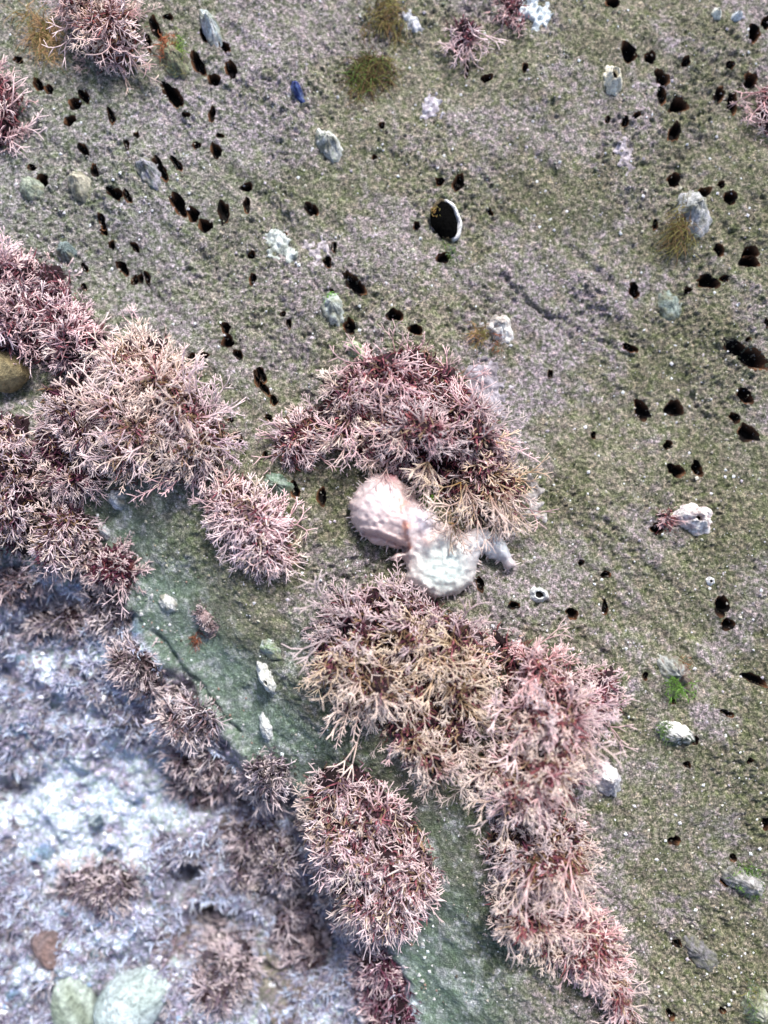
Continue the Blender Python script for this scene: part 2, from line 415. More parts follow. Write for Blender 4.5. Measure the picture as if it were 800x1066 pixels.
for c, ra, rb, ang, D, k in pit_data:  # near-black sheet in each pit; the hole's shade is put into its colour
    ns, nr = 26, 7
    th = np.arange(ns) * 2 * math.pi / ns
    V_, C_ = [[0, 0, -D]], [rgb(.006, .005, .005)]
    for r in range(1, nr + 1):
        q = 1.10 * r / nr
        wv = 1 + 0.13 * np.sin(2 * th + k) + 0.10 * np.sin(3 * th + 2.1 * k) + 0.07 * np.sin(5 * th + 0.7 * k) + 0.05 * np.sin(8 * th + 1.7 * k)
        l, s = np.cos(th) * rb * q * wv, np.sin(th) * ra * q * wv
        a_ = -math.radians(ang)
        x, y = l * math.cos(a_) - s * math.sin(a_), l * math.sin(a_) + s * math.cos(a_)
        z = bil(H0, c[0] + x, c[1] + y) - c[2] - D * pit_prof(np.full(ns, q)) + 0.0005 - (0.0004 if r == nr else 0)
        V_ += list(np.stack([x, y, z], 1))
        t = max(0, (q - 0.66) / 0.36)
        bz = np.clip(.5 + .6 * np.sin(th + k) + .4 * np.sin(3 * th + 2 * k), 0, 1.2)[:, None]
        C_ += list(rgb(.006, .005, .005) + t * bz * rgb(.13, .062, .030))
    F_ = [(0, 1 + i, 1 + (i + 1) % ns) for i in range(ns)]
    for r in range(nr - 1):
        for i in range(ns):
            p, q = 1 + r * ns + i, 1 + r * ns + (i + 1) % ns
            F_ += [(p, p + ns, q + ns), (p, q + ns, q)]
    link('bored_hole_dark', mesh_data('bored_hole_dark', V_, F_, M_HOLE_DARK, np.array(C_)), rock, c)

# ------------------------------------------------------------------ white grains and shell grit strewn on the rock
def octa(n):
    b_ = np.array([[1, 0, 0], [-1, 0, 0], [0, 1, 0], [0, -1, 0], [0, 0, 1], [0, 0, -1]], float)
    f_ = np.array([[0, 2, 4], [2, 1, 4], [1, 3, 4], [3, 0, 4], [2, 0, 5], [1, 2, 5], [3, 1, 5], [0, 3, 5]])
    return b_, f_
def grains(n, region, smin, smax, cols, seed, name, label):
    r = np.random.default_rng(seed)
    px, py = region(r, n)
    pt = P(px, py)
    b_, f_ = octa(n)
    s = smin * (smax / smin) ** (r.random(n) ** 2.6)
    v = b_[None] * s[:, None, None] * (0.6 + 0.8 * r.random((n, 6, 1)))
    v[:, :, 2] *= 0.7
    an = r.random(n) * 6.28
    x = v[:, :, 0] * np.cos(an)[:, None] - v[:, :, 1] * np.sin(an)[:, None]; y = v[:, :, 0] * np.sin(an)[:, None] + v[:, :, 1] * np.cos(an)[:, None]
    v = np.stack([x, y, v[:, :, 2]], -1) + pt[:, None, :]
    v[:, :, 2] += (0.25 * s)[:, None]
    f = (f_[None] + 6 * np.arange(n)[:, None, None]).reshape(-1, 3)
    c = np.array(cols)[r.integers(0, len(cols), n)] * (0.8 + 0.4 * r.random((n, 1)))
    me = mesh_data(name, v.reshape(-1, 3), f, M_GRIT, np.repeat(np.clip(c, 0, .95), 6, 0), False)
    return tag(link(name, me), label, None, None, 'stuff')
GC = [(.75, .78, .80), (.62, .62, .66), (.5, .47, .40), (.45, .44, .36), (.36, .33, .28), (.5, .45, .5), (.3, .32, .24), (.06, .06, .045), (.09, .08, .06), (.3, .27, .2), (.36, .33, .3)]
def reg_slab(r, n):
    px, py = r.random(3 * n) * 840 - 20, r.random(3 * n) * 1100 - 15
    w = poly_sd(px, py, slab_poly)
    dens = 0.25 + 0.75 * sstep(40, 200, w) + 0.4 * vnoise(px / 45, py / 45, 5)
    k = (w > 3) & (r.random(3 * n) < dens)
    px, py = px[k], py[k]
    while len(px) < n: px, py = np.concatenate([px, px + 3]), np.concatenate([py, py + 4])
    return px[:n], py[:n]
grains(11000, reg_slab, 0.00028, 0.0011, GC, 201, 'shell_grit', 'white and buff shell grit strewn over the rock')
def reg_bas(r, n):
    px, py = r.random(6 * n) * 500 - 40, 580 + r.random(6 * n) * 520
    k = poly_sd(px, py, slab_poly) < -12
    return px[k][:n], py[k][:n]
_r = np.random.default_rng(1)
nb = len(reg_bas(_r, 1800)[0])
grains(nb, reg_bas, 0.0005, 0.0022, [(.85, .88, .93), (.7, .72, .8), (.55, .5, .6), (.25, .35, .5), (.3, .24, .28)], 202, 'seabed_grit', 'pale blue white grit on the lower seabed')
def reg_edge(r, n):
    t = r.random(n)
    ex, ey = np.array([p[0] for p in edge_l[2:9]]), np.array([p[1] for p in edge_l[2:9]])
    px, py = np.interp(t * 6, range(7), ex), np.interp(t * 6, range(7), ey)
    o = np.abs(r.normal(0, 22, n)) + 4
    return px + o * 0.72, py - o * 0.65
grains(260, reg_edge, 0.0005, 0.0016, [(.6, .68, .68), (.42, .47, .42), (.3, .2, .16), (.2, .24, .2), (.5, .5, .5)], 203, 'edge_rubble', 'small shell rubble along the dark edge of the slab')

# ------------------------------------------------------------------ coralline fronds
class TM:
    def __init__(s): s.v, s.f, s.t = [], [], []
    def tube(s, pts, r0, r1, t0, t1, sides=3):
        n = len(pts); b0 = len(s.v)
        pts = [np.asarray(p, float) for p in pts]
        for i, p in enumerate(pts):
            d = pts[min(i + 1, n - 1)] - pts[max(i - 1, 0)]; d = d / (np.linalg.norm(d) + 1e-12)
            a = np.cross(d, (0.1, 0.2, 1)); a /= np.linalg.norm(a) + 1e-12; c = np.cross(d, a)
            q = i / (n - 1); r = r0 + (r1 - r0) * q
            if i % 2 and i < n - 1: r *= 1.12
            for k in range(sides):
                an = 2 * math.pi * k / sides
                s.v.append(p + r * (a * math.cos(an) + c * math.sin(an))); s.t.append(t0 + (t1 - t0) * q)
        for i in range(n - 1):
            for k in range(sides):
                p0, p1 = b0 + i * sides + k, b0 + i * sides + (k + 1) % sides
                s.f += [(p0, p1, p1 + sides), (p0, p1 + sides, p0 + sides)]
        e = b0 + (n - 1) * sides
        s.f.append((e, e + 1, e + 2))
def frond_mesh(rng, axes, L, spread, pairs, side, rad=0.00042, sub=True):
    """a spray: `axes` pinnate axes fanning from one base along +Y, lying near the XY plane"""
    T = TM()
    for k in range(axes):
        an = (k - (axes - 1) / 2) / max(1, axes - 1) * spread * 2 + rng.normal(0, 0.12)
        l = L * rng.uniform(0.7, 1.12); bend = rng.normal(0, 0.35); lift = rng.normal(0, 0.30)
        pts, p, d = [np.zeros(3)], np.zeros(3), an
        n = pairs + 2
        dirs = []
        for i in range(n):
            d += bend / n + rng.normal(0, 0.05)
            st = l / n
            p = p + st * np.array([math.sin(d), math.cos(d), lift * (i / n) + rng.normal(0, .08)])
            pts.append(p); dirs.append(d)
        T.tube(pts, rad, rad * 0.6, 0.0, 0.95)
        for i in range(1, n):
            for sg in (-1, 1):
                if rng.random() < 0.10: continue
                q = i / n
                bl = l * side * (1.05 - 0.62 * q) * rng.uniform(0.65, 1.25)
                ba = dirs[i] + sg * rng.uniform(0.45, 0.85)
                e1 = pts[i] + bl * 0.55 * np.array([math.sin(ba), math.cos(ba), rng.normal(0, .30)])
                ba2 = ba - sg * rng.uniform(0.0, 0.35)
                e2 = e1 + bl * 0.45 * np.array([math.sin(ba2), math.cos(ba2), rng.normal(0, .35)])
                T.tube([pts[i], e1, e2], rad * 0.8, rad * 0.5, 0.15 + 0.35 * q, 1.0)
                if sub and rng.random() < 0.55:
                    bs = ba + sg * rng.uniform(0.3, 0.8)
                    e3 = e1 + bl * 0.38 * np.array([math.sin(bs), math.cos(bs), rng.normal(0, .3)])
                    T.tube([e1, e3], rad * 0.7, rad * 0.5, 0.45, 1.0)
    return mesh_data('frond', T.v, T.f, M_FROND, None, True, tip=np.array(T.t))
def fork_mesh(rng, axes, L, spread, rad=0.00038, gens=2):
    """a spray of stiff jointed branches that fork like a Y, with limy tips"""
    T = TM()
    def grow(p, an, el, l, g, t0, r0):
        n = 2; pts = [p]; q = p
        for i in range(n):
            an += rng.normal(0, .20)
            q = q + l / n * np.array([math.sin(an) * math.cos(el), math.cos(an) * math.cos(el), math.sin(el)]); pts.append(q)
        t1 = t0 + (1 - t0) / (g + 1)
        T.tube(pts, r0, r0 * (.84 if g else .62), t0, t1)
        if g:
            k = 3 if rng.random() < .35 else 2
            for j in range(k):
                sp = (j - (k - 1) / 2) * rng.uniform(.42, .78) + rng.normal(0, .10)
                grow(q, an + sp, el + rng.normal(0, .35), l * rng.uniform(.6, .95), g - 1, t1, r0 * .84)
        if rng.random() < .45:
            m = pts[1]; sg = rng.choice((-1, 1))
            e = m + l * .5 * np.array([math.sin(an + sg * .8), math.cos(an + sg * .8), rng.normal(0, .4)])
            T.tube([m, e], r0 * .75, r0 * .5, (t0 + t1) / 2, 1.0)
    for k in range(axes):
        an = (k - (axes - 1) / 2) / max(1, axes - 1) * spread * 2 + rng.normal(0, .15)
        grow(np.zeros(3), an, rng.normal(0, .28), L * rng.uniform(.36, .58), gens, 0.0, rad)
    return mesh_data('frond', T.v, T.f, M_FROND, None, True, tip=np.array(T.t))
r_ = np.random.default_rng(55)
FR = {'fan': [fork_mesh(r_, 3, 0.0125, 0.60) for _ in range(8)] + [frond_mesh(r_, 2, 0.0125, 0.45, 3, 0.42, .00038) for _ in range(4)],
      'long': [fork_mesh(r_, 2, 0.021, 0.25, .00039, 2) for _ in range(4)] + [frond_mesh(r_, 2, 0.021, 0.28, 5, 0.26, 0.00038) for _ in range(4)],
      'short': [fork_mesh(r_, 4, 0.0085, 0.85, .00040, 1) for _ in range(7)] + [frond_mesh(r_, 3, 0.0085, 0.65, 2, 0.5, 0.00040, False) for _ in range(3)],
      'needle': [fork_mesh(r_, 4, 0.0135, 0.70, .00038, 1) for _ in range(8)]}

def strands(pts, dirs, lens, wids, cols, r):
    """many short bent three-sided strands as plain arrays"""
    n = len(pts)
    d = dirs / np.linalg.norm(dirs, axis=1)[:, None]
    w = np.cross(d, r.normal(0, 1, (n, 3))); w /= np.linalg.norm(w, axis=1)[:, None]; u_ = np.cross(d, w)
    w = w * wids[:, None]; u_ = u_ * wids[:, None]
    a0 = pts - d * .001; m = pts + d * (lens * .55)[:, None] + r.normal(0, 1, (n, 3)) * (lens * .10)[:, None]; e = pts + d * lens[:, None] + r.normal(0, 1, (n, 3)) * (lens * .16)[:, None]
    v = np.stack([a0 + w, a0 - .5 * w + .87 * u_, a0 - .5 * w - .87 * u_, m + w, m - .5 * w + .87 * u_, m - .5 * w - .87 * u_, e], 1)
    f = np.array([(0, 1, 4), (0, 4, 3), (1, 2, 5), (1, 5, 4), (2, 0, 3), (2, 3, 5), (3, 4, 6), (4, 5, 6), (5, 3, 6)])
    c = np.repeat(cols[:, None, :], 7, 1) * np.array([.8, .8, .8, 1, 1, 1, 1.6])[None, :, None]
    return v.reshape(-1, 3), (f[None] + 7 * np.arange(n)[:, None, None]).reshape(-1, 3), np.clip(c, .01, .9).reshape(-1, 3)

PINK, MAUVE, CREAM, OCHRE = (.60, .20, .25), (.30, .09, .16), (.76, .53, .34), (.60, .39, .03)
PALE, PURP, TAN, BROWN = (.82, .54, .56), (.16, .055, .10), (.50, .31, .17), (.20, .11, .055)
LILAC, ROSE, RED = (.66, .44, .53), (.64, .21, .22), (.26, .07, .075)

def blob_grid(poly, cell, jitter_seed, namp, nsize):
    """vertices and quads filling a polygon (world xy), its rim snapped to the outline; returns x, y, sd, quads"""
    Q = np.asarray(poly); lo, hi = Q.min(0) - 3 * cell, Q.max(0) + 3 * cell
    xs = np.arange(lo[0], hi[0], cell); ys = np.arange(lo[1], hi[1], cell)
    x, y = np.meshgrid(xs, ys)
    sdf = lambda x, y: poly_sd(x, y, Q) + namp * fbm(x, y, nsize, jitter_seed, 2)
    s = sdf(x, y)
    ins = s > 0
    cellin = ins[:-1, :-1] | ins[1:, :-1] | ins[:-1, 1:] | ins[1:, 1:]
    e = cell * 0.3
    gx, gy = (sdf(x + e, y) - sdf(x - e, y)) / (2 * e), (sdf(x, y + e) - sdf(x, y - e)) / (2 * e)
    gl = np.maximum(gx ** 2 + gy ** 2, 0.15)
    out = s <= 0
    x = np.where(out, x - gx / gl * s, x); y = np.where(out, y - gy / gl * s, y)
    s = np.where(out, 0, s)
    ii = np.arange(x.size).reshape(x.shape)
    q = np.stack([ii[:-1, :-1], ii[:-1, 1:], ii[1:, 1:], ii[1:, :-1]], -1)[cellin]
    used, inv = np.unique(q, return_inverse=True)
    return x.ravel()[used], y.ravel()[used], s.ravel()[used], inv.reshape(q.shape)

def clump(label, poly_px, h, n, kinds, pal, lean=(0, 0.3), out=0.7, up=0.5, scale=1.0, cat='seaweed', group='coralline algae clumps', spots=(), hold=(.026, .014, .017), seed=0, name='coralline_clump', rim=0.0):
    """mounded tuft: a crusty holdfast carrying frond sprays. `pal`: (colour, weight); `spots`: (px, py, r, colour) where another hue prevails"""
    r = np.random.default_rng(seed * 77 + 5)
    pp = np.array(poly_px, float)
    w = P(pp[:, 0], pp[:, 1], h * 0.45)[:, :2]
    # keep every corner of a clump at one place: centre first
    cen = w.mean(0)
    zc = float(bil(H0, *cen))
    root = thing(name, (cen[0], cen[1], zc), label, cat, group)
    poly = w
    shrink = 0.0035
    x, y, s, q = blob_grid(poly, 0.0026, seed + 300, 0.003, 0.012)
    width = max(0.008, 0.6 * s.max())
    def top(x, y, s):
        d = np.clip((s - shrink) / width, 0, 1)
        return h * (1 - (1 - d) ** 2) ** 0.6 * (0.80 + 0.55 * vnoise(x / .0125 + seed, y / .0125, seed + 400)) - 0.0022
    z = bil(H0, x, y) + top(x, y, s) + 0.0016 * fbm(x, y, 0.005, seed + 401, 2) * (s > 0.002)
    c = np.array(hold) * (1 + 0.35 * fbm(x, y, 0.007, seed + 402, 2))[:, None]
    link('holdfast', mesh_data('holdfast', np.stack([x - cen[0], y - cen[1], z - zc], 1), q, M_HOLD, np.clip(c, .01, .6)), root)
    # dense dark undergrowth between the fronds
    lo, hi = poly.min(0), poly.max(0)
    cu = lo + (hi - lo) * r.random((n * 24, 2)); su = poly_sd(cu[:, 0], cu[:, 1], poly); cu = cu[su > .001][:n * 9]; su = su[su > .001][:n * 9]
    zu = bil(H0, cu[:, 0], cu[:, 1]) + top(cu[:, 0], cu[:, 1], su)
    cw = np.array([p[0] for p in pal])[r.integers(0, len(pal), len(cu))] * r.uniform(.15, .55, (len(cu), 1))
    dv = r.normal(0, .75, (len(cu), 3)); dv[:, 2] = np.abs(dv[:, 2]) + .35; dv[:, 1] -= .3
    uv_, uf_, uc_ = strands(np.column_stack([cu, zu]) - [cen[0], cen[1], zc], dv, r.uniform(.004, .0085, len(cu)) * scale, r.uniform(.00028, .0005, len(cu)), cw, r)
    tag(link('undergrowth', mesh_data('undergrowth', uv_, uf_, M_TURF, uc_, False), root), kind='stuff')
    # frond seats, spread evenly
    lo, hi = poly.min(0), poly.max(0)
    cand = lo + (hi - lo) * r.random((n * 30, 2))
    cs = poly_sd(cand[:, 0], cand[:, 1], poly)
    ok = (cs > 0.0015) & (vnoise(cand[:, 0] / .0125 + seed, cand[:, 1] / .0125, seed + 400) > -.38)
    cand = cand[ok]; cs = cs[ok]
    keep = []; dmin = math.sqrt(((hi - lo).prod() * len(cand) / (n * 30)) / n) * 0.78
    arr = np.empty((0, 2))
    for i, p in enumerate(cand):
        if len(keep) >= n: break
        if len(arr) and ((arr - p) ** 2).sum(1).min() < dmin * dmin: continue
        keep.append(i); arr = np.vstack([arr, p])
    e = 0.002
    pal_c = np.array([p[0] for p in pal]); pal_w = np.array([p[1] for p in pal], float); pal_w /= pal_w.sum()
    tops = lambda xx, yy: bil(H0, xx, yy) + top(np.array([xx]), np.array([yy]), poly_sd(np.array([xx]), np.array([yy]), poly))[0]
    ln = np.array([lean[0], -lean[1], 0.0])
    for i in keep:
        px_, py_ = cand[i]
        z0 = tops(px_, py_)
        nrm = np.array([-(tops(px_ + e, py_) - tops(px_ - e, py_)) / (2 * e), -(tops(px_, py_ + e) - tops(px_, py_ - e)) / (2 * e), 1.0])
        nrm[:2] = np.clip(nrm[:2], -1.6, 1.6); nrm /= np.linalg.norm(nrm)
        oc = np.array([px_ - cen[0], py_ - cen[1], 0]); oc /= np.linalg.norm(oc) + 1e-9
        az = r.random() * 6.283
        d = nrm * up + 0.15 * oc * out + 0.42 * np.array([nrm[0], nrm[1], 0]) * out + 1.35 * ln + 0.95 * np.array([math.cos(az), math.sin(az), 0])
        d[2] = max(d[2], 0.05)
        d /= np.linalg.norm(d)
        # flat side of the spray turned upward with some roll
        zf = np.array([r.normal(0, .55), r.normal(0, .55), 1.0]); xf = np.cross(d, zf); xf /= np.linalg.norm(xf); zf = np.cross(xf, d)
        kd = kinds[r.integers(len(kinds))]
        u_, v_ = project(px_, py_, z0)
        colr = pal_c[r.choice(len(pal_c), p=pal_w)]
        for (sx, sy, sr, sc) in spots:
            if r.random() < 1.15 * math.exp(-((u_ - sx) ** 2 + (v_ - sy) ** 2) / sr ** 2): colr = np.array(sc)
        colr = np.clip(colr * r.uniform(0.65, 1.3) * (1 + r.normal(0, .06, 3)), .02, .9)
        o = bpy.data.objects.new('frond', FR[kd][r.integers(len(FR[kd]))]); COL.objects.link(o)
        sc_ = scale * r.uniform(0.64, 1.18) * (1.25 if r.random() < .08 else 1) * (0.8 if cs[i] < 0.004 else 1)
        M = Matrix(((xf[0], d[0], zf[0], px_ - cen[0]), (xf[1], d[1], zf[1], py_ - cen[1]), (xf[2], d[2], zf[2], z0 - zc - 0.0008), (0, 0, 0, 1)))
        o.parent = root
        o.matrix_local = M @ Matrix.Diagonal((sc_, sc_, sc_, 1))
        o.color = (*colr, 1)
    return root

F4 = ['fan', 'fan', 'needle', 'short']
clump('dome of pink coralline algae arching over the translucent sea slug',
      [(338, 388), (380, 364), (430, 350), (478, 376), (512, 420), (532, 462), (550, 505), (540, 538), (505, 540), (462, 522), (440, 498), (395, 488), (352, 472), (330, 440)],
      0.026, 300, ['fan', 'needle', 'short', 'long'], [(PINK, 4), (ROSE, 3), (PALE, 4), (CREAM, 3), (MAUVE, 1)], lean=(-0.15, 0.35), seed=1,
      spots=[(360, 445, 50, CREAM), (512, 515, 50, OCHRE), (440, 440, 26, CREAM), (395, 425, 20, OCHRE), (470, 430, 50, (.66, .26, .31)), (420, 380, 60, (.68, .28, .33)), (500, 540, 30, OCHRE), (460, 470, 40, PURP)])
clump('small dull mauve algae tuft touching the left flank of the dome-shaped clump',
      [(290, 440), (308, 420), (335, 425), (345, 450), (330, 478), (300, 485), (282, 468)], 0.012, 60, ['short', 'fan'],
      [(MAUVE, 3), (TAN, 2), (ROSE, 1)], lean=(-0.2, 0.2), seed=2)
clump('broad ochre-tipped coralline clump directly below the sea slug',
      [(325, 660), (342, 622), (378, 606), (430, 612), (470, 632), (508, 655), (520, 700), (505, 760), (480, 800), (455, 825), (425, 800), (398, 765), (360, 745), (322, 712)],
      0.026, 300, ['fan', 'needle', 'needle', 'long'], [(TAN, 3), (MAUVE, 2), (CREAM, 3), (PINK, 2)], lean=(-0.1, 0.45), seed=3,
      spots=[(425, 685, 62, OCHRE), (350, 715, 45, OCHRE), (345, 640, 44, PURP), (365, 620, 40, MAUVE), (480, 720, 40, OCHRE), (440, 625, 40, MAUVE), (450, 790, 45, CREAM), (400, 720, 40, CREAM)])
clump('pale pink coralline clump spreading right of the ochre-tipped clump',
      [(512, 655), (555, 668), (600, 695), (632, 718), (628, 760), (608, 800), (602, 850), (560, 868), (515, 850), (490, 810), (512, 760), (525, 705)],
      0.026, 290, ['fan', 'needle', 'short', 'long'], [(PINK, 2), (PALE, 5), (ROSE, 1), (CREAM, 3)], lean=(0.0, 0.35), seed=4,
      spots=[(520, 720, 45, TAN), (560, 690, 35, ROSE), (545, 790, 40, CREAM)])
clump('small dusky pink tuft sticking out at the right tip of the big pale clump',
      [(610, 705), (640, 695), (644, 730), (628, 752), (608, 740)], 0.012, 34, ['short', 'fan'], [(ROSE, 2), (MAUVE, 2)], lean=(0.25, -0.2), seed=5)
clump('ragged dark-gapped algae clump linking the pale clump with the trailing tail',
      [(520, 850), (560, 862), (605, 850), (618, 880), (612, 925), (585, 945), (548, 935), (520, 915), (505, 880)],
      0.018, 130, ['fan', 'needle', 'long'], [(TAN, 3), (CREAM, 2), (ROSE, 2), (MAUVE, 2)], lean=(-0.1, 0.45), seed=6, spots=[(550, 880, 26, PURP)])
clump('pink coralline tail trailing to the bottom edge of the photo',
      [(515, 935), (560, 925), (610, 935), (640, 965), (655, 1010), (668, 1060), (672, 1100), (640, 1090), (625, 1030), (590, 1010), (545, 995), (512, 965)],
      0.018, 210, ['fan', 'fan', 'needle', 'short'], [(PINK, 4), (ROSE, 3), (PALE, 3), (CREAM, 2)], lean=(-0.05, 0.4), seed=7,
      spots=[(540, 950, 36, TAN), (570, 990, 30, CREAM)])
clump('whitish pink round clump growing at the slab edge, left of the tail',
      [(318, 815), (340, 795), (375, 800), (415, 830), (445, 870), (462, 920), (445, 965), (415, 985), (375, 985), (345, 960), (322, 905), (312, 855)],
      0.024, 280, ['needle', 'needle', 'fan', 'short'], [(PALE, 7), (LILAC, 4), (PINK, 1), (CREAM, 1)], lean=(0.1, 0.3), seed=8,
      spots=[(325, 850, 30, TAN), (350, 940, 26, BROWN)])
clump('dim lilac tuft hanging below the whitish round clump',
      [(365, 990), (400, 985), (425, 1020), (440, 1075), (395, 1090), (370, 1040)], 0.014, 80, ['short', 'needle'], [(LILAC, 3), (MAUVE, 2)], lean=(0, .3), seed=9)
clump('isolated oval lilac-pink clump on the green apron',
      [(208, 515), (228, 495), (258, 495), (285, 520), (308, 555), (305, 590), (275, 600), (248, 578), (222, 552)],
      0.020, 140, ['needle', 'needle', 'fan'], [(PALE, 3), (LILAC, 3), (PINK, 2), (CREAM, 2)], lean=(0.02, 0.35), seed=10)
# the big mass along the left border
GL = 'coralline algae clumps on the left ledge'
clump('rosy carpet of coralline algae at the upper left border',
      [(-25, 265), (25, 258), (58, 270), (78, 305), (108, 345), (100, 385), (60, 392), (30, 372), (-25, 380)], 0.022, 220, ['short', 'fan', 'needle'],
      [(PINK, 3), (PALE, 4), (LILAC, 2)], lean=(0, .1), seed=11, group=GL)
clump('tan and pink bushy algae clump hanging beside the rosy carpet',
      [(112, 365), (135, 335), (165, 345), (195, 385), (225, 425), (240, 462), (225, 492), (190, 500), (150, 490), (118, 505), (100, 460), (100, 410)],
      0.028, 280, ['needle', 'fan', 'long'], [(CREAM, 4), (TAN, 2), (PALE, 4), (PINK, 1)], lean=(-0.12, .3), seed=12, group=GL,
      spots=[(215, 440, 34, LILAC), (200, 455, 16, BROWN), (150, 380, 30, CREAM)])
clump('purple shaded algae clump in the middle of the left mass',
      [(40, 395), (75, 390), (105, 400), (108, 455), (110, 500), (80, 520), (45, 510), (28, 450)], 0.018, 150, ['short', 'needle', 'fan'],
      [(MAUVE, 3), (PURP, 3), (TAN, 2), (PALE, 1)], lean=(-0.1, .2), seed=13, group=GL)
clump('blurred grey-brown algae clump below the olive bulb',
      [(-25, 420), (25, 430), (38, 480), (45, 530), (25, 580), (-25, 570)], 0.018, 120, ['needle', 'fan'], [(TAN, 3), (LILAC, 3), (MAUVE, 2)], lean=(-.1, .2), seed=14, group=GL)
clump('mauve algae clump at the lower tip of the left mass',
      [(40, 525), (80, 520), (102, 548), (98, 590), (60, 600), (30, 585)], 0.016, 100, ['needle', 'needle', 'fan'], [(LILAC, 3), (TAN, 3), (MAUVE, 2)], lean=(-.1, .3), seed=15, group=GL)
clump('dark wine-red algae tuft at the end of the left mass',
      [(98, 565), (125, 560), (142, 585), (138, 612), (110, 615), (88, 600)], 0.014, 55, ['short', 'fan'], [(RED, 3), (MAUVE, 2), (PURP, 2)], lean=(.1, .3), seed=16, group=GL, hold=(.08, .03, .03))
# along the top and the borders
clump('coral-pink bushy tuft at the top left of the rock',
      [(55, -15), (110, -20), (142, 10), (140, 45), (122, 66), (95, 55), (70, 30)], 0.020, 120, ['fan', 'needle', 'long'], [(ROSE, 3), (PALE, 3), (CREAM, 4), ((.7, .28, .2), 2)], lean=(-.1, .6), seed=17, group='algae tufts along the top')
clump('coral-pink tuft cut by the left border under the top left tuft',
      [(-25, 60), (5, 70), (20, 100), (14, 135), (-5, 150), (-30, 150)], 0.018, 60, ['fan', 'needle'], [(ROSE, 3), (PINK, 2), (PALE, 2)], lean=(0, .4), seed=18, group='algae tufts along the top')
clump('small pale lilac tuft with hanging fingers at the top middle',
      [(470, 18), (488, 12), (500, 25), (498, 50), (485, 58), (472, 45)], 0.008, 26, ['needle', 'long'], [(PALE, 3), (LILAC, 2), (PINK, 1)], lean=(0, 1.7), up=.3, seed=19, scale=0.9, group='algae tufts along the top')
clump('pink tuft beside the white crust at the top edge',
      [(518, -10), (540, -15), (552, 5), (545, 25), (525, 22)], 0.008, 24, ['fan', 'needle'], [(PINK, 2), (ROSE, 2), (PALE, 1)], lean=(-.2, 1.4), up=.3, seed=20, scale=0.85, group='algae tufts along the top')
clump('coral-pink fronds reaching in from the right border',
      [(792, 88), (815, 82), (826, 130), (812, 150), (794, 132)], 0.010, 26, ['fan', 'long'], [(ROSE, 3), (PALE, 2)], lean=(-.7, .1), seed=21, group='algae tufts along the top')
clump('little pink fan tuft left of the white barnacle clump on the right',
      [(680, 534), (698, 528), (712, 540), (705, 552), (688, 550)], 0.006, 20, ['short', 'needle'], [(ROSE, 2), (PALE, 2)], lean=(-.5, .0), seed=22, scale=0.75, group='small tufts')
# tufts on the lower seabed
GMAUVE, GLILAC, GTAN = (.28, .20, .26), (.42, .37, .47), (.37, .31, .31)
GS = 'algae tufts on the lower seabed'
clump('tan and mauve tuft on the seabed against the slab edge',
      [(255, 790), (285, 780), (305, 800), (300, 840), (270, 850), (245, 830)], 0.014, 60, ['short', 'needle'], [(GMAUVE, 3), (GTAN, 2), (GLILAC, 2)], lean=(0, .2), seed=23, group=GS)
clump('pink-brown tuft on the seabed just below the slab crevice',
      [(165, 730), (195, 715), (225, 735), (230, 770), (195, 780), (165, 765)], 0.014, 55, ['short', 'needle'], [(GLILAC, 3), (GTAN, 2), (PALE, 1)], lean=(0, .2), seed=24, group=GS)
clump('dusky lilac seabed clump left of the whitish round clump',
      [(235, 855), (280, 850), (312, 880), (318, 930), (280, 945), (240, 925), (222, 890)], 0.014, 100, ['short', 'needle'], [(GLILAC, 3), (GMAUVE, 3), (GTAN, 2)], lean=(0, .2), seed=25, group=GS)
clump('purple-grey seabed clump above the two pale stones',
      [(60, 905), (110, 890), (150, 905), (140, 940), (90, 950), (55, 935)], 0.010, 70, ['short', 'needle'], [(GLILAC, 4), (GMAUVE, 2), (GTAN, 2)], lean=(0, .1), seed=26, group=GS)
clump('dark lilac clump on the seabed near the bottom middle',
      [(215, 960), (265, 965), (270, 1010), (240, 1060), (200, 1050), (195, 1000)], 0.012, 90, ['short', 'needle'], [(GLILAC, 3), (GMAUVE, 3), (GTAN, 1)], lean=(0, .1), seed=27, group=GS)
clump('brownish tuft on the seabed under the left mass',
      [(20, 630), (70, 625), (100, 640), (80, 665), (30, 665)], 0.010, 50, ['short', 'needle'], [(GTAN, 2), (GLILAC, 3), (GMAUVE, 2)], lean=(0, .1), seed=28, group=GS)

clump('mauve-brown turf tuft filling the corner between the white patch and the crevice',
      [(175, 775), (215, 778), (245, 800), (240, 840), (200, 850), (172, 820)], 0.012, 80, ['short', 'needle'], [((.50, .36, .38), 3), (GMAUVE, 3), (GTAN, 2)], lean=(0, .2), seed=51, group=GS)
clump('pinkish brown turf tuft below the crevice, nearest the slab corner',
      [(112, 672), (142, 668), (172, 700), (168, 728), (135, 725), (115, 700)], 0.012, 70, ['short', 'needle'], [((.52, .38, .40), 3), (GTAN, 3), (GMAUVE, 2)], lean=(0, .2), seed=52, group=GS)
clump('mauve-brown turf tuft tucked under the lower left of the whitish round clump',
      [(285, 940), (325, 935), (352, 975), (345, 1015), (305, 1020), (282, 985)], 0.012, 80, ['short', 'needle'], [((.48, .35, .38), 3), (GLILAC, 2), (GMAUVE, 2)], lean=(0, .2), seed=53, group=GS)
clump('grey-lilac blurred tuft under the wine-red tuft at the slab corner',
      [(85, 615), (125, 612), (140, 640), (120, 662), (88, 650)], 0.012, 55, ['short', 'needle'], [(GLILAC, 3), (GMAUVE, 2), (GTAN, 2)], lean=(0, .2), seed=29, group=GS)
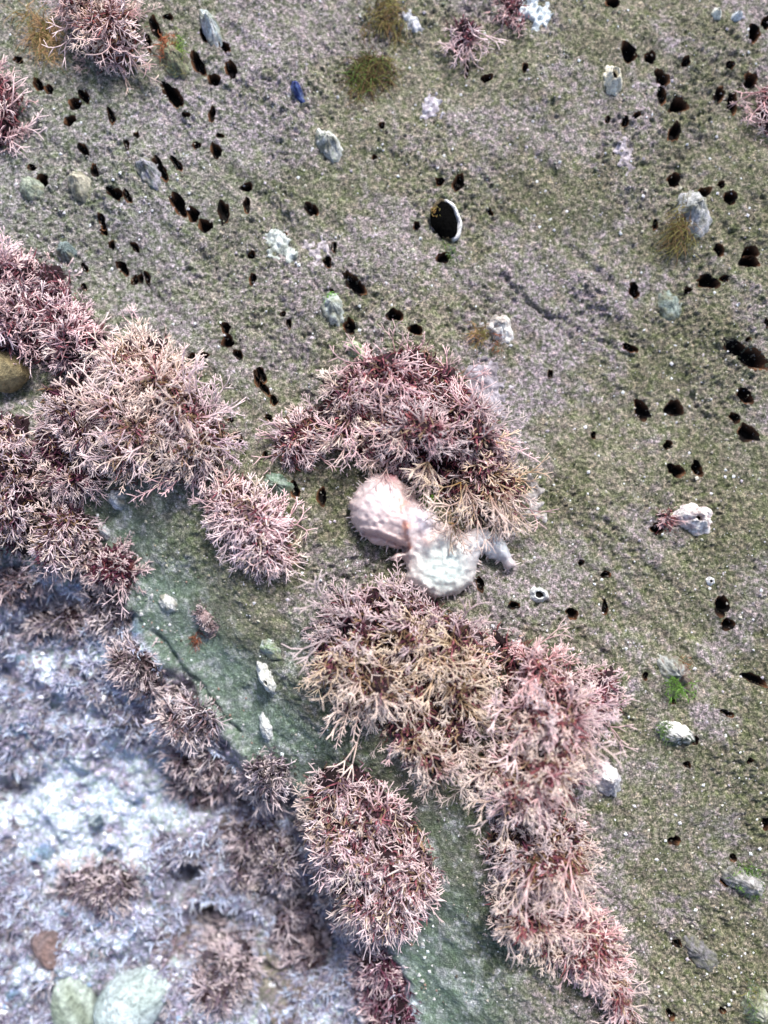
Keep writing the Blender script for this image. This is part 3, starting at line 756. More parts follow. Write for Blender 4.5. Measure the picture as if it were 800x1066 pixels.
clump('pinkish grey tuft on the left border below the left mass',
      [(-20, 590), (20, 585), (45, 605), (30, 632), (-20, 635)], 0.012, 60, ['short', 'needle'], [(GLILAC, 3), (PALE, 2), (GTAN, 2)], lean=(0, .2), seed=30, group=GS)

# ------------------------------------------------------------------ short turf on the lower seabed (nobody could count it)
def turf(n, seed):
    r = np.random.default_rng(seed)
    px, py = r.random(8 * n) * 520 - 60, 590 + r.random(8 * n) * 540
    k = (poly_sd(px, py, slab_poly) < -8)
    px, py = px[k], py[k]
    whp = np.zeros(len(px))
    for (cx, cy, rx, ry) in ((105, 835, 92, 52), (85, 875, 78, 40), (150, 815, 40, 30), (110, 1045, 60, 36)):
        whp = np.maximum(whp, 1.2 - np.hypot((px - cx) / rx, (py - cy) / ry))
    k = r.random(len(px)) < np.clip(0.9 - 2.2 * np.clip(whp, 0, 1), 0.02, 1) * np.clip(0.7 + 0.6 * vnoise(px / 26, py / 26, 9), 0, 1)
    px, py = px[k][:n], py[k][:n]
    pt = np.repeat(P(px, py), 6, 0)
    m_ = len(pt)
    cols = np.array([(.32, .32, .43), (.42, .45, .58), (.30, .27, .29), (.19, .17, .23), (.48, .55, .70), (.35, .34, .39)])  # paler, bluer strands: the haze over the seabed is put into their colour
    c = np.repeat(cols[r.integers(0, len(cols), len(px))], 6, 0) * r.uniform(.7, 1.3, (m_, 1))
    dv = r.normal(0, .8, (m_, 3)); dv[:, 2] = np.abs(dv[:, 2]) + .2
    v, f, c = strands(pt, dv, r.uniform(.003, .0075, m_), r.uniform(.0003, .0006, m_), c, r)
    tag(link('algal_turf', mesh_data('algal_turf', v, f, M_TURF, c, False)), 'short lilac and brown algal turf on the lower seabed', None, None, 'stuff')
turf(3600, 31)

# ------------------------------------------------------------------ filamentous fluff
def fluff(label, px, py, r_px, n, L, cols, lean=(0, .5), seed=0, cat='seaweed', parent=None, name='filament_tuft', spread=1.0, base=None):
    r = np.random.default_rng(seed + 900)
    c0 = P1(px, py)
    if parent is None: org = c0
    else: org = np.array(parent.location)
    vs, fs, cs = [], [], []
    for k in range(n):
        an, q = r.random() * 6.28, math.sqrt(r.random()) * r_px * MPP
        el = 1 + .45 * math.sin(2 * an + seed) + .3 * math.sin(3 * an + 2 * seed)
        x, y = c0[0] + q * el * math.cos(an) * .8, c0[1] + q * el * math.sin(an) * 1.25
        z = float(bil(H0, x, y)) + (base or 0)
        p = np.array([x, y, z]); d = np.array([r.normal(0, spread) + lean[0], r.normal(0, spread) - lean[1], 1.0]); d /= np.linalg.norm(d)
        l = L * r.uniform(.5, 1.2); w0 = r.uniform(.00012, .00026); c = np.array(cols[r.integers(len(cols))]) * r.uniform(.6, 1.4)
        b0 = len(vs); seg = 4
        for i in range(seg + 1):
            t = i / seg
            sd_ = np.cross(d, [.3, .2, 1]); sd_ /= np.linalg.norm(sd_) + 1e-9; u_ = np.cross(sd_, d)
            ww = w0 * (1 - .75 * t)
            q_ = p - org
            vs += [q_ + sd_ * ww, q_ - .5 * sd_ * ww + .87 * u_ * ww, q_ - .5 * sd_ * ww - .87 * u_ * ww]; cs += [c] * 3
            if i < seg:
                for j in range(3):
                    a_, b_ = b0 + 3 * i + j, b0 + 3 * i + (j + 1) % 3
                    fs += [(a_, b_, b_ + 3), (a_, b_ + 3, a_ + 3)]
            d = d + np.array([lean[0] * .35, -lean[1] * .35, -.28]) + r.normal(0, .25, 3); d /= np.linalg.norm(d)
            p = p + d * l / seg
            hz = float(bil(H0, p[0], p[1])) + .0003
            if p[2] < hz: p[2] = hz
    me = mesh_data('filaments', vs, fs, M_FLUFF, np.clip(np.array(cs), .01, .7), True)
    if parent is not None:
        return tag(link('filaments', me, parent), None, None, None, None)
    o = link(name, me, None, org)
    return tag(o, label, cat, 'filamentous algae tufts')
GRN, OLV, BRW, RUST = (.12, .22, .05), (.22, .20, .07), (.16, .10, .05), (.28, .10, .05)

# ------------------------------------------------------------------ shells
def shell(name, label, cat, px, py, rx, ry, ang, h, c1, c2, ribs=14, apex=(0, .15), seed=0, hole=0.0, rough=0.06, group='limpets and shells on the rock', c3=None, moss=None, steep=1.25, grime=.7):
    """low conical shell: ribbed, slightly irregular outline; hole>0 leaves an open top with a dark pit inside (barnacle)"""
    r = np.random.default_rng(seed + 1200)
    c = P1(px, py)
    root = thing(name, c, label, cat, group)
    h *= 1.3
    rx *= MPP; ry *= MPP
    ns, nr = 32, 9
    th = np.arange(ns) * 2 * math.pi / ns
    a_ = -math.radians(ang)
    def ring(q, zf):
        wv = 1 + 0.045 * np.sin(ribs * th + seed) + rough * (np.sin(2 * th + seed) + .8 * np.sin(3 * th + 2 * seed) + .5 * np.sin(5 * th + 3 * seed))
        l, s = np.cos(th) * ry * q * wv + apex[1] * ry * (1 - q), np.sin(th) * rx * q * wv + apex[0] * rx * (1 - q)
        x, y = l * math.cos(a_) - s * math.sin(a_), l * math.sin(a_) + s * math.cos(a_)
        g = bil(H0, c[0] + x, c[1] + y) - c[2]
        z = g * (q ** 2) + zf
        return np.stack([x, y, z], 1)
    V_, C_ = [], []
    q0 = hole if hole else 0.04
    qs = np.linspace(1.04, q0, nr)
    for i, q in enumerate(qs):
        zf = h * (1 - q ** steep) / (1 - q0 ** steep) - (0.0012 if i == 0 else 0)
        R = ring(q, zf)
        R[:, 2] += (h * 0.06 * r.normal(0, 1, ns) + h * 0.055 * np.sin(ribs * th + seed) * q + h * .22 * vnoise(R[:, 0] / .003 + seed, R[:, 1] / .003, 79)) * (i > 0)
        V_.append(R)
        m = np.clip(0.5 + 0.42 * np.sin(ribs * th + seed) + 0.30 * math.sin(q * 26) + 0.9 * vnoise(R[:, 0] / .0022 + seed * 7, R[:, 1] / .0022, 77) + r.normal(0, .25, ns), 0, 1)[:, None]
        cc = np.array(c1) * (1 - m) + np.array(c2) * m
        if c3 is not None:
            k = sstep(.35, .8, 0.5 + 0.5 * np.sin(th + seed * 1.3) + 0.35 * r.normal(0, 1, ns))[:, None]
            cc = cc * (1 - k) + np.array(c3) * k
        gr = sstep(.15, .7, vnoise(R[:, 0] / .0030 + seed * 3, R[:, 1] / .0030 + 9, 78) + .5 * (q - .5))[:, None]
        cc = cc * (.82 if grime > .5 else 1) * (1 - grime * gr) + grime * gr * np.array([.16, .16, .10])
        C_.append(cc)
    F_ = []
    for i in range(nr - 1):
        for k in range(ns):
            p, q = i * ns + k, i * ns + (k + 1) % ns
            F_ += [(p, q, q + ns), (p, q + ns, p + ns)]
    V_ = np.concatenate(V_); C_ = np.concatenate(C_)
    if not hole:
        e = (nr - 1) * ns
        F_ += [(e + k, e + (k + 1) % ns, len(V_)) for k in range(ns)]
        V_ = np.vstack([V_, V_[e:].mean(0) + [0, 0, h * .02]]); C_ = np.vstack([C_, C_[e:].mean(0)])
    else:
        e = (nr - 1) * ns; b0 = len(V_)
        R = ring(hole * .72, h * .45)
        V_ = np.vstack([V_, R]); C_ = np.vstack([C_, np.tile(np.array(c1) * .8, (ns, 1))])
        for k in range(ns):
            p, q = e + k, e + (k + 1) % ns
            F_ += [(p, q, b0 + (k + 1) % ns), (p, b0 + (k + 1) % ns, b0 + k)]
    link('shell_wall', mesh_data(name, V_, F_, M_SHELL, np.clip(C_, .01, .9)), root)
    if hole:
        R = ring(hole * .78, h * .42); ctr = R.mean(0) - [0, 0, h * .2]
        VV = np.vstack([R, ctr]); FF = [(k, (k + 1) % ns, ns) for k in range(ns)]
        link('opening', mesh_data('opening', VV, FF, M_HOLE_DARK, rgb(.008, .007, .007)), root)
    if moss:
        for (dx, dy, rr, n, L, cols, ln) in moss:
            fluff(None, px + dx, py + dy, rr, n, L, cols, ln, seed + int(dx * 3), parent=root, base=h * .45)
    return root
WHT, BLU, GRY, GRNS, CRM = (.86, .86, .85), (.62, .72, .78), (.42, .44, .42), (.30, .36, .28), (.80, .74, .58)
DKG, OLG, PNK = (.13, .16, .12), (.28, .30, .18), (.68, .55, .55)
shell('limpet', 'grey-green limpet with pale blotches in the upper middle, dark shade below it', 'limpet', 343, 150, 13, 19, 62, .006, GRNS, WHT, 13, (0, -.2), 1, c3=(.5, .52, .5))
shell('barnacle', 'cream barnacle with a black open mouth near the top right', 'barnacle', 638, 83, 11, 16, 75, .006, CRM, (.86, .83, .72), 9, (0, 0), 2, hole=.36, steep=.9, grime=.15)
shell('limpet', 'large grey round limpet capped by brown fluff on the right', 'limpet', 722, 222, 20, 27, 70, .008, GRY, (.60, .60, .64), 18, (0, -.1), 3, moss=[(-16, 18, 14, 260, .013, [OLV, BRW], (-.3, .5)), (-4, 34, 8, 60, .006, [DKG, OLV], (-.2, .3))])
shell('limpet', 'bright white pointed shell with olive fluff, above right of the dome clump', 'limpet', 521, 343, 14, 18, 50, .0075, WHT, (.62, .58, .56), 11, (0, -.1), 4, c3=(.5, .45, .42), grime=.2, moss=[(-16, 4, 7, 60, .007, [OLV, BRW], (-.5, .1)), (-4, 16, 7, 40, .005, [BRW, RUST], (0, .4))])
shell('barnacle', 'knobbly pinkish white barnacle lump beside the little pink fan tuft', 'barnacle', 723, 540, 15, 23, 28, .008, PNK, (.82, .80, .78), 8, (0, 0), 5, hole=.2, rough=.1, grime=.25)
shell('limpet', 'white blunt shell standing alone right of the pale pink clump', 'limpet', 633, 812, 14, 18, 75, .008, (.66, .62, .62), (.82, .82, .82), 10, (0, -.15), 6, c3=(.5, .5, .55), grime=.3)
shell('limpet', 'half green half white limpet on the lower right slab', 'limpet', 703, 764, 13, 20, 20, .006, WHT, (.74, .72, .68), 12, (0, .1), 7, c3=(.05, .07, .05), grime=.2, moss=[(-12, -5, 9, 120, .004, [GRN, DKG], (0, .1))])
shell('limpet', 'mossy brown and green limpet above the half white limpet', 'limpet', 703, 700, 16, 22, 50, .007, (.30, .26, .22), (.16, .10, .08), 12, (0, .1), 8, c3=(.4, .42, .4), moss=[(2, 12, 14, 200, .005, [GRN, (.13, .26, .05)], (0, .2)), (6, -8, 9, 50, .004, [RUST, BRW], (.1, .1))])
shell('limpet', 'green tufted shell with a pale rim at the lower right border', 'limpet', 776, 918, 14, 24, 20, .006, (.30, .30, .28), (.52, .5, .5), 12, (0, .1), 9, moss=[(2, -5, 15, 260, .006, [GRN, (.14, .26, .05), DKG, (.03, .05, .02)], (0, .1))])
shell('limpet', 'mossy green limpet in the bottom right corner', 'limpet', 788, 1048, 16, 20, 60, .007, (.3, .34, .2), (.45, .46, .4), 12, (0, .1), 10, moss=[(-2, 0, 16, 240, .007, [GRN, OLV, DKG], (0, .1))])
GL2 = 'limpets under the top left tufts'
shell('limpet', 'buff striped limpet at the upper left, right of the greenish one', 'limpet', 84, 194, 12, 18, 65, .006, (.62, .58, .46), (.32, .32, .26), 9, (0, -.2), 11, group=GL2)
shell('limpet', 'dull greenish limpet nearest the left border', 'limpet', 33, 197, 12, 15, 60, .005, GRNS, (.42, .46, .38), 10, (0, .1), 12, group=GL2)
shell('limpet', 'lilac-topped dark limpet beside a large black hole at upper left', 'limpet', 155, 180, 11, 19, 65, .006, (.22, .26, .24), (.50, .47, .55), 10, (0, -.2), 13, group=GL2)
shell('limpet', 'tall bluish white shell at the top left of the rock', 'limpet', 220, 30, 10, 22, 70, .007, BLU, (.78, .78, .84), 7, (0, -.1), 14, c3=(.35, .40, .36))
shell('limpet', 'limpet overgrown with red and green weed near the top left', 'limpet', 182, 62, 15, 23, 60, .007, (.25, .20, .15), (.3, .35, .2), 10, (0, .1), 15,
      moss=[(-7, -10, 9, 90, .006, [RUST, (.4, .14, .07)], (0, .1)), (7, -8, 9, 80, .005, [GRN, (.25, .36, .1)], (0, .1)), (0, 10, 9, 60, .005, [DKG, OLV], (0, .2))])
shell('limpet', 'pale green limpet with a bright green tip, above left of the dome clump', 'limpet', 347, 322, 12, 19, 65, .006, (.42, .48, .44), (.62, .66, .64), 10, (0, -.2), 16, moss=[(-3, -12, 5, 26, .003, [(.2, .42, .1)], (0, 0))])
shell('limpet', 'slender green and white shell touching the top of the dome clump', 'limpet', 371, 365, 8, 14, 55, .005, (.6, .66, .5), (.3, .42, .2), 6, (0, -.2), 17)
shell('limpet', 'green limpet in the shade left of the sea slug', 'limpet', 289, 505, 12, 17, 40, .005, (.12, .20, .13), (.34, .42, .36), 11, (0, 0), 18)
GA = 'pale shells on the green apron'
shell('limpet', 'small pale shell with a green edge, uppermost of three on the green apron', 'limpet', 283, 676, 9, 14, 50, .005, (.5, .56, .54), (.24, .34, .2), 8, (0, -.2), 19, group=GA)
shell('barnacle', 'white oval shell with a small dark hole, middle of three on the green apron', 'barnacle', 277, 705, 9, 18, 65, .006, (.74, .75, .70), (.6, .62, .6), 8, (0, .3), 20, hole=.17, group=GA, grime=.3)
shell('limpet', 'white oval shell, lowest of three on the green apron', 'limpet', 277, 757, 8, 15, 75, .005, (.66, .70, .68), (.78, .8, .8), 8, (0, -.1), 21, group=GA)
shell('limpet', 'small whitish shell below the tan bushy clump', 'limpet', 108, 553, 7, 10, 60, .004, (.72, .76, .76), (.6, .62, .64), 8, (0, 0), 22, group=GA)
shell('limpet', 'bluish white shell at the foot of the tan bushy clump', 'limpet', 121, 520, 9, 12, 50, .005, (.55, .6, .68), (.75, .78, .82), 8, (0, 0), 23, group=GA)
shell('limpet', 'flat whitish shell at the head of the green apron', 'limpet', 175, 628, 9, 13, 30, .003, (.55, .58, .55), (.70, .70, .68), 8, (0, 0), 29, group=GA)
shell('limpet', 'dark ribbed limpet at the edge of the rosy carpet', 'limpet', 70, 262, 9, 13, 60, .005, (.10, .14, .14), (.26, .32, .32), 9, (0, 0), 24)
shell('barnacle', 'tiny white ring barnacle right of the sea slug', 'barnacle', 561, 619, 8, 10, 30, .003, (.72, .74, .74), (.55, .58, .58), 8, (0, 0), 25, hole=.55, steep=.8, grime=.2)
shell('barnacle', 'tiny white ring barnacle below the pinkish barnacle lump', 'barnacle', 739, 605, 4.5, 5, 0, .002, (.80, .8, .8), (.7, .7, .7), 6, (0, 0), 35, hole=.45, steep=.8, grime=.1)
shell('mussel', 'small deep blue mussel shell in the upper middle', 'mussel', 310, 96, 6, 13, 62, .004, (.035, .055, .22), (.10, .16, .38), 3, (0, -.4), 26, rough=.03)
shell('limpet', 'flat teal-grey limpet blending into the right slab', 'limpet', 697, 318, 13, 17, 70, .003, (.20, .26, .22), (.30, .35, .33), 14, (0, 0), 27)
shell('limpet', 'low purple-grey limpet near the bottom right', 'limpet', 730, 992, 12, 22, 40, .0035, (.14, .145, .12), (.22, .21, .23), 10, (0, -.2), 28)
shell('barnacle', 'bright white speck barnacle at the top right corner', 'barnacle', 746, 15, 5, 7, 80, .003, (.86, .86, .78), (.8, .8, .7), 6, (0, 0), 31, hole=.25, grime=0)
shell('barnacle', 'bluish white speck barnacle next to the right border top', 'barnacle', 767, 18, 5, 6, 0, .003, (.78, .82, .84), (.7, .75, .8), 6, (0, 0), 32, hole=.25, grime=0)
shell('snail', 'round grey-blue snail on the white seabed patch', 'snail', 102, 853, 9, 9, 0, .008, (.05, .08, .11), (.40, .48, .52), 5, (.1, .2), 33, steep=2.2, rough=.02, grime=0, group='snails')

# the gaping shell: a white rim round a black body
def gaping(px, py):
    c = P1(px, py)
    root = thing('gaping_shell', c, 'gaping white-rimmed shell with a glossy black inside, upper middle', 'shell', None)
    ns = 30; th = np.arange(ns) * 2 * math.pi / ns; a_ = -math.radians(68)
    def ring(q, zf, sh=0):
        wq = q * (1 + .05 * np.sin(3 * th + 1) + .035 * np.sin(7 * th))
        l, s = np.cos(th) * .0112 * wq, np.sin(th) * .0074 * wq * (1 + .12 * np.cos(th)) + sh
        x, y = l * math.cos(a_) - s * math.sin(a_), l * math.sin(a_) + s * math.cos(a_)
        return np.stack([x, y, np.full(ns, zf)], 1)
    rim = .0042 + .0012 * np.sin(th - .3)
    prof = [(1.06, -.001, 0), (1.05, .5, 1), (1.0, 1.0, 2), (.88, .95, 2), (.78, .7, 1), (.72, .35, 1)]
    V_, C_ = [], []
    r = np.random.default_rng(3)
    for q, z, k in prof:
        R = ring(q, 0); R[:, 2] = rim * z + r.normal(0, .0002, ns); R[:, :2] *= (1 + r.normal(0, .02, (ns, 1))); V_.append(R)
        cc = np.where((np.sin(th + .35 + .35 * np.sin(5 * th)) > -.05)[:, None], np.array([.80, .80, .80]), np.array([.10, .075, .035])) * (1 - .12 * r.random((ns, 1)))
        C_.append(cc)
    F_ = []
    for i in range(len(prof) - 1):
        for k in range(ns):
            p, q = i * ns + k, i * ns + (k + 1) % ns
            F_ += [(p, q, q + ns), (p, q + ns, p + ns)]
    link('shell_rim', mesh_data('shell_rim', np.concatenate(V_), F_, M_SHELL, np.concatenate(C_)), root)
    VV = np.vstack([ring(.93, .0024), ring(.66, .0046), [[0, 0, .0056]]]); VV[:ns, 2] = np.clip(rim * .55 + .0012 * np.sin(th * 3 + 1), .001, None); VV[:, 0] -= .0012; VV[:, 1] -= .0006; VV[:, 2] += .0012
    FF = [(k, (k + 1) % ns, ns + (k + 1) % ns) for k in range(ns)] + [(k, ns + (k + 1) % ns, ns + k) for k in range(ns)] + [(ns + k, ns + (k + 1) % ns, 2 * ns) for k in range(ns)]
    VV[:, 2] += .0003 * np.random.default_rng(4).normal(0, 1, len(VV))
    link('black_inside', mesh_data('black_inside', VV, FF, M_BLACK, rgb(.002, .002, .002)), root)
    fluff(None, px - 9, py - 8, 6, 40, .004, [(.34, .2, .07), OLV], (-.2, .2), 77, parent=root, base=.003)
    fluff(None, px + 6, py + 30, 8, 50, .004, [DKG, GRN], (0, .3), 78, parent=root, base=0)
gaping(464, 231)

# whitish crusts: lumpy mats of tiny barnacles
def crust(label, px, py, rx, ry, ang, col1, col2, seed, th_=.0016, cat='barnacle crust'):
    r = np.random.default_rng(seed + 50)
    a_ = math.radians(ang)
    t = np.arange(18) * 2 * math.pi / 18
    rr = 1 + .22 * r.normal(0, 1, 18)
    qx = px + rr * (np.cos(t) * ry * math.cos(a_) - np.sin(t) * rx * math.sin(a_)); qy = py + rr * (np.cos(t) * ry * math.sin(a_) + np.sin(t) * rx * math.cos(a_))
    poly = P(qx, qy)[:, :2]
    c = P1(px, py)
    x, y, s, q = blob_grid(poly, .0007, seed + 60, .0034, .0030)
    z = bil(H0, x, y) + th_ * np.clip(s / .0016, 0, 1) ** .6 * (.75 + .5 * vnoise(x / .0017, y / .0017, seed + 61)) - .0003
    m = np.clip(.5 + .9 * fbm(x, y, .003, seed + 62, 2), 0, 1)[:, None]
    o = link('barnacle_crust', mesh_data('barnacle_crust', np.stack([x, y, z], 1) - c, q, M_SHELL, np.clip((np.array(col1) * m + np.array(col2) * (1 - m)) * .8, 0, .92)), None, c)
    return tag(o, label, cat, 'pale crusts on the rock')
crust('speckled lilac-white crust in the upper middle', 448, 112, 10, 14, 60, (.74, .72, .78), (.40, .36, .42), 1)
crust('bright bluish white crust at the top edge beside the pink tuft', 556, 14, 13, 21, 60, (.80, .88, .92), (.66, .74, .78), 2)
crust('mint-white crust left of the long slanting hole', 296, 259, 13, 19, 55, (.70, .76, .74), (.34, .38, .34), 3)
crust('pinkish white crust just above the long slanting hole', 331, 260, 10, 12, 45, (.74, .66, .68), (.5, .45, .48), 4)
crust('faint pinkish crust in the right upper slab', 650, 163, 8, 14, 80, (.62, .56, .62), (.34, .3, .32), 5, .0009)
crust('grey-lilac crust at the right shoulder of the dome clump', 512, 400, 18, 30, 55, (.50, .46, .52), (.28, .25, .28), 6, .0014)
crust('whitish crust on the right foot of the dome clump', 556, 520, 8, 20, 80, (.6, .57, .56), (.36, .33, .32), 7)
crust('white fleck crust in the middle of the top', 430, 22, 8, 12, 40, (.74, .76, .8), (.5, .5, .55), 8)

# filament tufts that stand alone
fluff('dark brown and green hairy weed patch at the top middle', 386, 76, 22, 620, .014, [BRW, OLV, (.1, .07, .04), GRN, (.07, .04, .025)], (-.15, .35), 1)
fluff('faint brown weed haze above the hairy weed patch', 402, 18, 22, 260, .012, [BRW, OLV], (0, .4), 2)
fluff('ochre hairy fringe left of the coral-pink top tuft', 45, 36, 20, 260, .017, [(.42, .28, .14), TAN, OLV], (.1, .4), 3)
fluff('thin amber filaments beside the white pointed shell', 497, 350, 8, 40, .008, [(.35, .24, .08), TAN], (-.3, .2), 4)
fluff('bright green weed tuft wedged between dome clump and sea slug', 445, 512, 10, 170, .009, [(.10, .24, .03), (.16, .30, .05), GRN], (0, .3), 5)
fluff('rusty weed tuft under the low crusty tuft on the green apron', 205, 666, 7, 60, .005, [RUST, (.22, .09, .06)], (-.1, .3), 6)

# ------------------------------------------------------------------ loose stones and knobs
def stone(name, label, cat, px, py, rx, ry, ang, h, c1, c2, seed, group=None, parent=None, sink=.25):
    r = np.random.default_rng(seed + 70)
    c = P1(px, py)
    mp = MPP * (CAMLOC[2] - c[2]) / CAMLOC[2]
    ns, nr = 34, 18
    V_, C_ = [], []
    a_ = -math.radians(ang)
    pl = r.normal(0, 1, (11, 3)); pl[:, 2] = np.abs(pl[:, 2]) * .8; pl /= np.linalg.norm(pl, axis=1)[:, None]; off = r.uniform(.74, .95, 11)
    wv_ = r.normal(0, 2.2, (8, 3)); wp = r.random(8) * 6.28
    for i in range(nr + 1):
        lat = math.pi * i / nr - math.pi / 2
        for k in range(ns):
            t = 2 * math.pi * k / ns
            d = np.array([math.cos(lat) * math.cos(t), math.cos(lat) * math.sin(t), math.sin(lat)])
            rad = 1 + .028 * np.sin(wv_ @ d + wp).sum() + (.16 * float(vnoise(np.array([d[0] * 3.1 + seed]), np.array([d[1] * 3.1 + d[2] * 2.3]), 88)[0]) if parent is not None else 0)
            dt = pl @ d
            cut = np.where(dt > .05, off / np.maximum(dt, .05), 9).min()
            rad = -math.log(math.exp(-9 * rad) + math.exp(-9 * cut)) / 9 + .05
            l, s_ = d[0] * ry * mp * rad, d[1] * rx * mp * rad
            V_.append((l * math.cos(a_) - s_ * math.sin(a_), l * math.sin(a_) + s_ * math.cos(a_), h * (d[2] * rad * .5 + .5 - sink)))
            m = min(1, max(0, .5 + .5 * math.sin(wv_[0] @ d * 1.7 + wp[1]) + .3 * math.sin(wv_[3] @ d * 3)))
            C_.append((np.array(c1) * m + np.array(c2) * (1 - m)) * .85)
    F_ = []
    for i in range(nr):
        for k in range(ns):
            p, q = i * ns + k, i * ns + (k + 1) % ns
            F_ += [(p, q, q + ns), (p, q + ns, p + ns)]
    me = mesh_data(name, V_, F_, M_STONE, np.clip(np.array(C_), .01, .9))
    if parent is not None:
        return link(name, me, parent, Vector(c) - parent.location)
    return tag(link(name, me, None, c), label, cat, group)
GP = 'loose stones on the lower seabed'
stone('stone', 'upright oval pale green stone at the bottom left', 'stone', 82, 1042, 23, 42, 82, .026, (.56, .66, .60), (.30, .36, .28), 1, GP)
stone('stone', 'broad pale blue-white stone right of the upright oval one', 'stone', 138, 1042, 30, 46, -42, .022, (.62, .73, .74), (.44, .54, .52), 2, GP)
stone('stone', 'brick-red stone above the upright oval stone', 'stone', 52, 984, 16, 20, 70, .014, (.27, .18, .16), (.21, .16, .16), 3, GP)
stone('sponge', 'smooth olive bulb among the algae at the left border', 'sponge', 8, 388, 22, 28, 20, .026, (.34, .28, .15), (.26, .21, .11), 6)
clump('low crusty pinkish-grey tuft alone on the green apron, beside the flat whitish shell',
      [(196, 628), (206, 622), (216, 632), (230, 645), (232, 660), (220, 668), (208, 658), (198, 642)], .009, 34, ['short'], [((.52, .40, .42), 3), ((.42, .30, .30), 2), ((.60, .50, .50), 2)],
      lean=(0, .2), up=.8, scale=.5, seed=41, group='small tufts', hold=(.30, .22, .22))

# ------------------------------------------------------------------ the translucent creature: one continuous soft body
zo = lambda pts: [(320 + .3 * x, 460 + .3 * y) for x, y in pts]
OUT = zo([(225, 108), (255, 108), (295, 104), (345, 150), (385, 200), (440, 240), (480, 290), (530, 318), (560, 303), (625, 298), (680, 335), (712, 390), (728, 430), (702, 442), (655, 410), (607, 388),
          (594, 430), (582, 492), (530, 528), (490, 538), (450, 544), (405, 530), (342, 485), (345, 425), (336, 408), (292, 412), (284, 400), (335, 376), (290, 368), (222, 350), (175, 312), (150, 265), (146, 210), (180, 155)])
def creature():
    op = np.array(OUT)
    w3 = P(op[:, 0], op[:, 1], .006)
    poly = w3[:, :2]
    cen = poly.mean(0); zc = float(bil(H0, *cen))
    x, y, s, q = blob_grid(poly, .00062, 500, 0.0007, .0024)
    u, v = project(x, y, bil(H0, x, y) + .006)
    gau = lambda px, py, r: np.exp(-((u - px) ** 2 + (v - py) ** 2) / r ** 2)
    up_, lo_, arm = gau(405, 535, 42), gau(462, 592, 34), gau(516, 568, 28)
    hm = .0065 + .011 * up_ + .004 * lo_ - .0005 * arm
    wd = .007 + .007 * up_ + .002 * lo_
    d = np.clip(s / wd, 0, 1)
    top = hm * (1 - (1 - d) ** 2) ** .62
    # fold lines: the ridge between the lobes, the mouth rim of the hood, wrinkles
    ln = lambda pts, w: np.exp(-(line_d(u, v, zo(pts)) / w) ** 2)
    top += .0022 * ln([(325, 200), (335, 260), (352, 320), (355, 390)], 3.0) - .0016 * ln([(350, 200), (365, 260), (385, 330), (395, 400)], 4.5)
    top -= .0040 * ln([(200, 318), (250, 328), (300, 348), (345, 372)], 2.6) * (s > .0008)
    top += .0018 * ln([(190, 305), (250, 312), (305, 335), (345, 358)], 2.4)
    top += (.0008 * fbm(x, y, .011, 510, 2) + .0005 * (.4 - np.abs(vnoise((u + .4 * v) / 13, (v - .3 * u) / 7, 513))) + .0005 * fbm(x, y, .003, 511, 2)) * np.clip(s / .003, 0, 1)
    top += .00012 * np.sin((u * .5 - v) * .55 + 2 * fbm(x, y, .01, 512, 2)) * lo_ * np.clip(s / .003, 0, 1)
    top = np.maximum(top, 0)
    g = bil(H0, x, y)
    gs = g * 0 + zc + .55 * (g - zc)
    lift = .0028 + .002 * up_
    zt = gs + lift + top + .0004
    zb = gs + lift - .0016 * np.clip(s / .004, 0, 1)
    rimv = s <= 1e-9
    zt = np.where(rimv, gs + lift + .0001, zt); zb = np.where(rimv, gs + lift - .0001, zb)
    n = len(x)
    V_ = np.concatenate([np.stack([x - cen[0], y - cen[1], zt - zc], 1), np.stack([x - cen[0], y - cen[1], zb - zc], 1)])
    # close the rim with side quads
    ed = {}
    for f in q:
        for a_, b_ in zip(f, np.roll(f, -1)):
            ed[(a_, b_)] = 1
    side = [(b_, a_, a_ + n, b_ + n) for (a_, b_) in ed if (b_, a_) not in ed]
    F_ = np.concatenate([q, q[:, ::-1] + n, np.array(side)])
    pk = np.broadcast_to(rgb(.70, .54, .51), (n, 3)).copy()
    mixp = lambda pk, c, t: pk + (np.array(c) - pk) * np.clip(t, 0, 1)[:, None]
    pk = mixp(pk, (.74, .64, .63), 1.1 * gau(390, 520, 26))
    pk = mixp(pk, (.60, .67, .63), 1.2 * lo_)
    pk = mixp(pk, (.55, .58, .62), 1.2 * arm)
    pk = mixp(pk, (.56, .57, .66), .7 * gau(440, 545, 18))
    pk = mixp(pk, (.66, .27, .17), .8 * ln([(330, 220), (338, 280), (352, 340), (352, 395)], 5.5) * np.clip(.25 + 1.1 * fbm(x, y, .0035, 520, 3), 0, 1))
    pk = mixp(pk, (.62, .33, .24), .6 * ln([(330, 320), (420, 350), (470, 310)], 7) * (.5 + .8 * fbm(x, y, .006, 521, 2)))
    pk = mixp(pk, (.46, .28, .24), .8 * ln([(200, 322), (250, 332), (300, 352), (345, 376)], 3))
    pk = mixp(pk, (.62, .26, .30), .8 * gau(408, 494, 9))
    clear = np.clip(.12 - .12 * np.clip(s / .003, 0, 1) + .03 * lo_ + .05 * arm, 0, .16)
    me = mesh_data('body', V_, F_, M_JELLY, np.concatenate([pk, pk]), True, clear=np.concatenate([clear, clear]))
    root = thing('sea_slug', (cen[0], cen[1], zc), 'translucent pinkish white sea slug with frilled lobes, draped between the algae clumps', 'sea slug', None)
    link('body', me, root)
    # little soft papillae along the margin
    T_v = np.array([[math.cos(a), math.sin(a), 0] for a in np.arange(6) * math.pi / 3])
    r = np.random.default_rng(9)
    segs = np.linalg.norm(np.roll(poly, -1, 0) - poly, axis=1); cum = np.concatenate([[0], np.cumsum(segs)])
    cl = np.vstack([poly, poly[:1]])
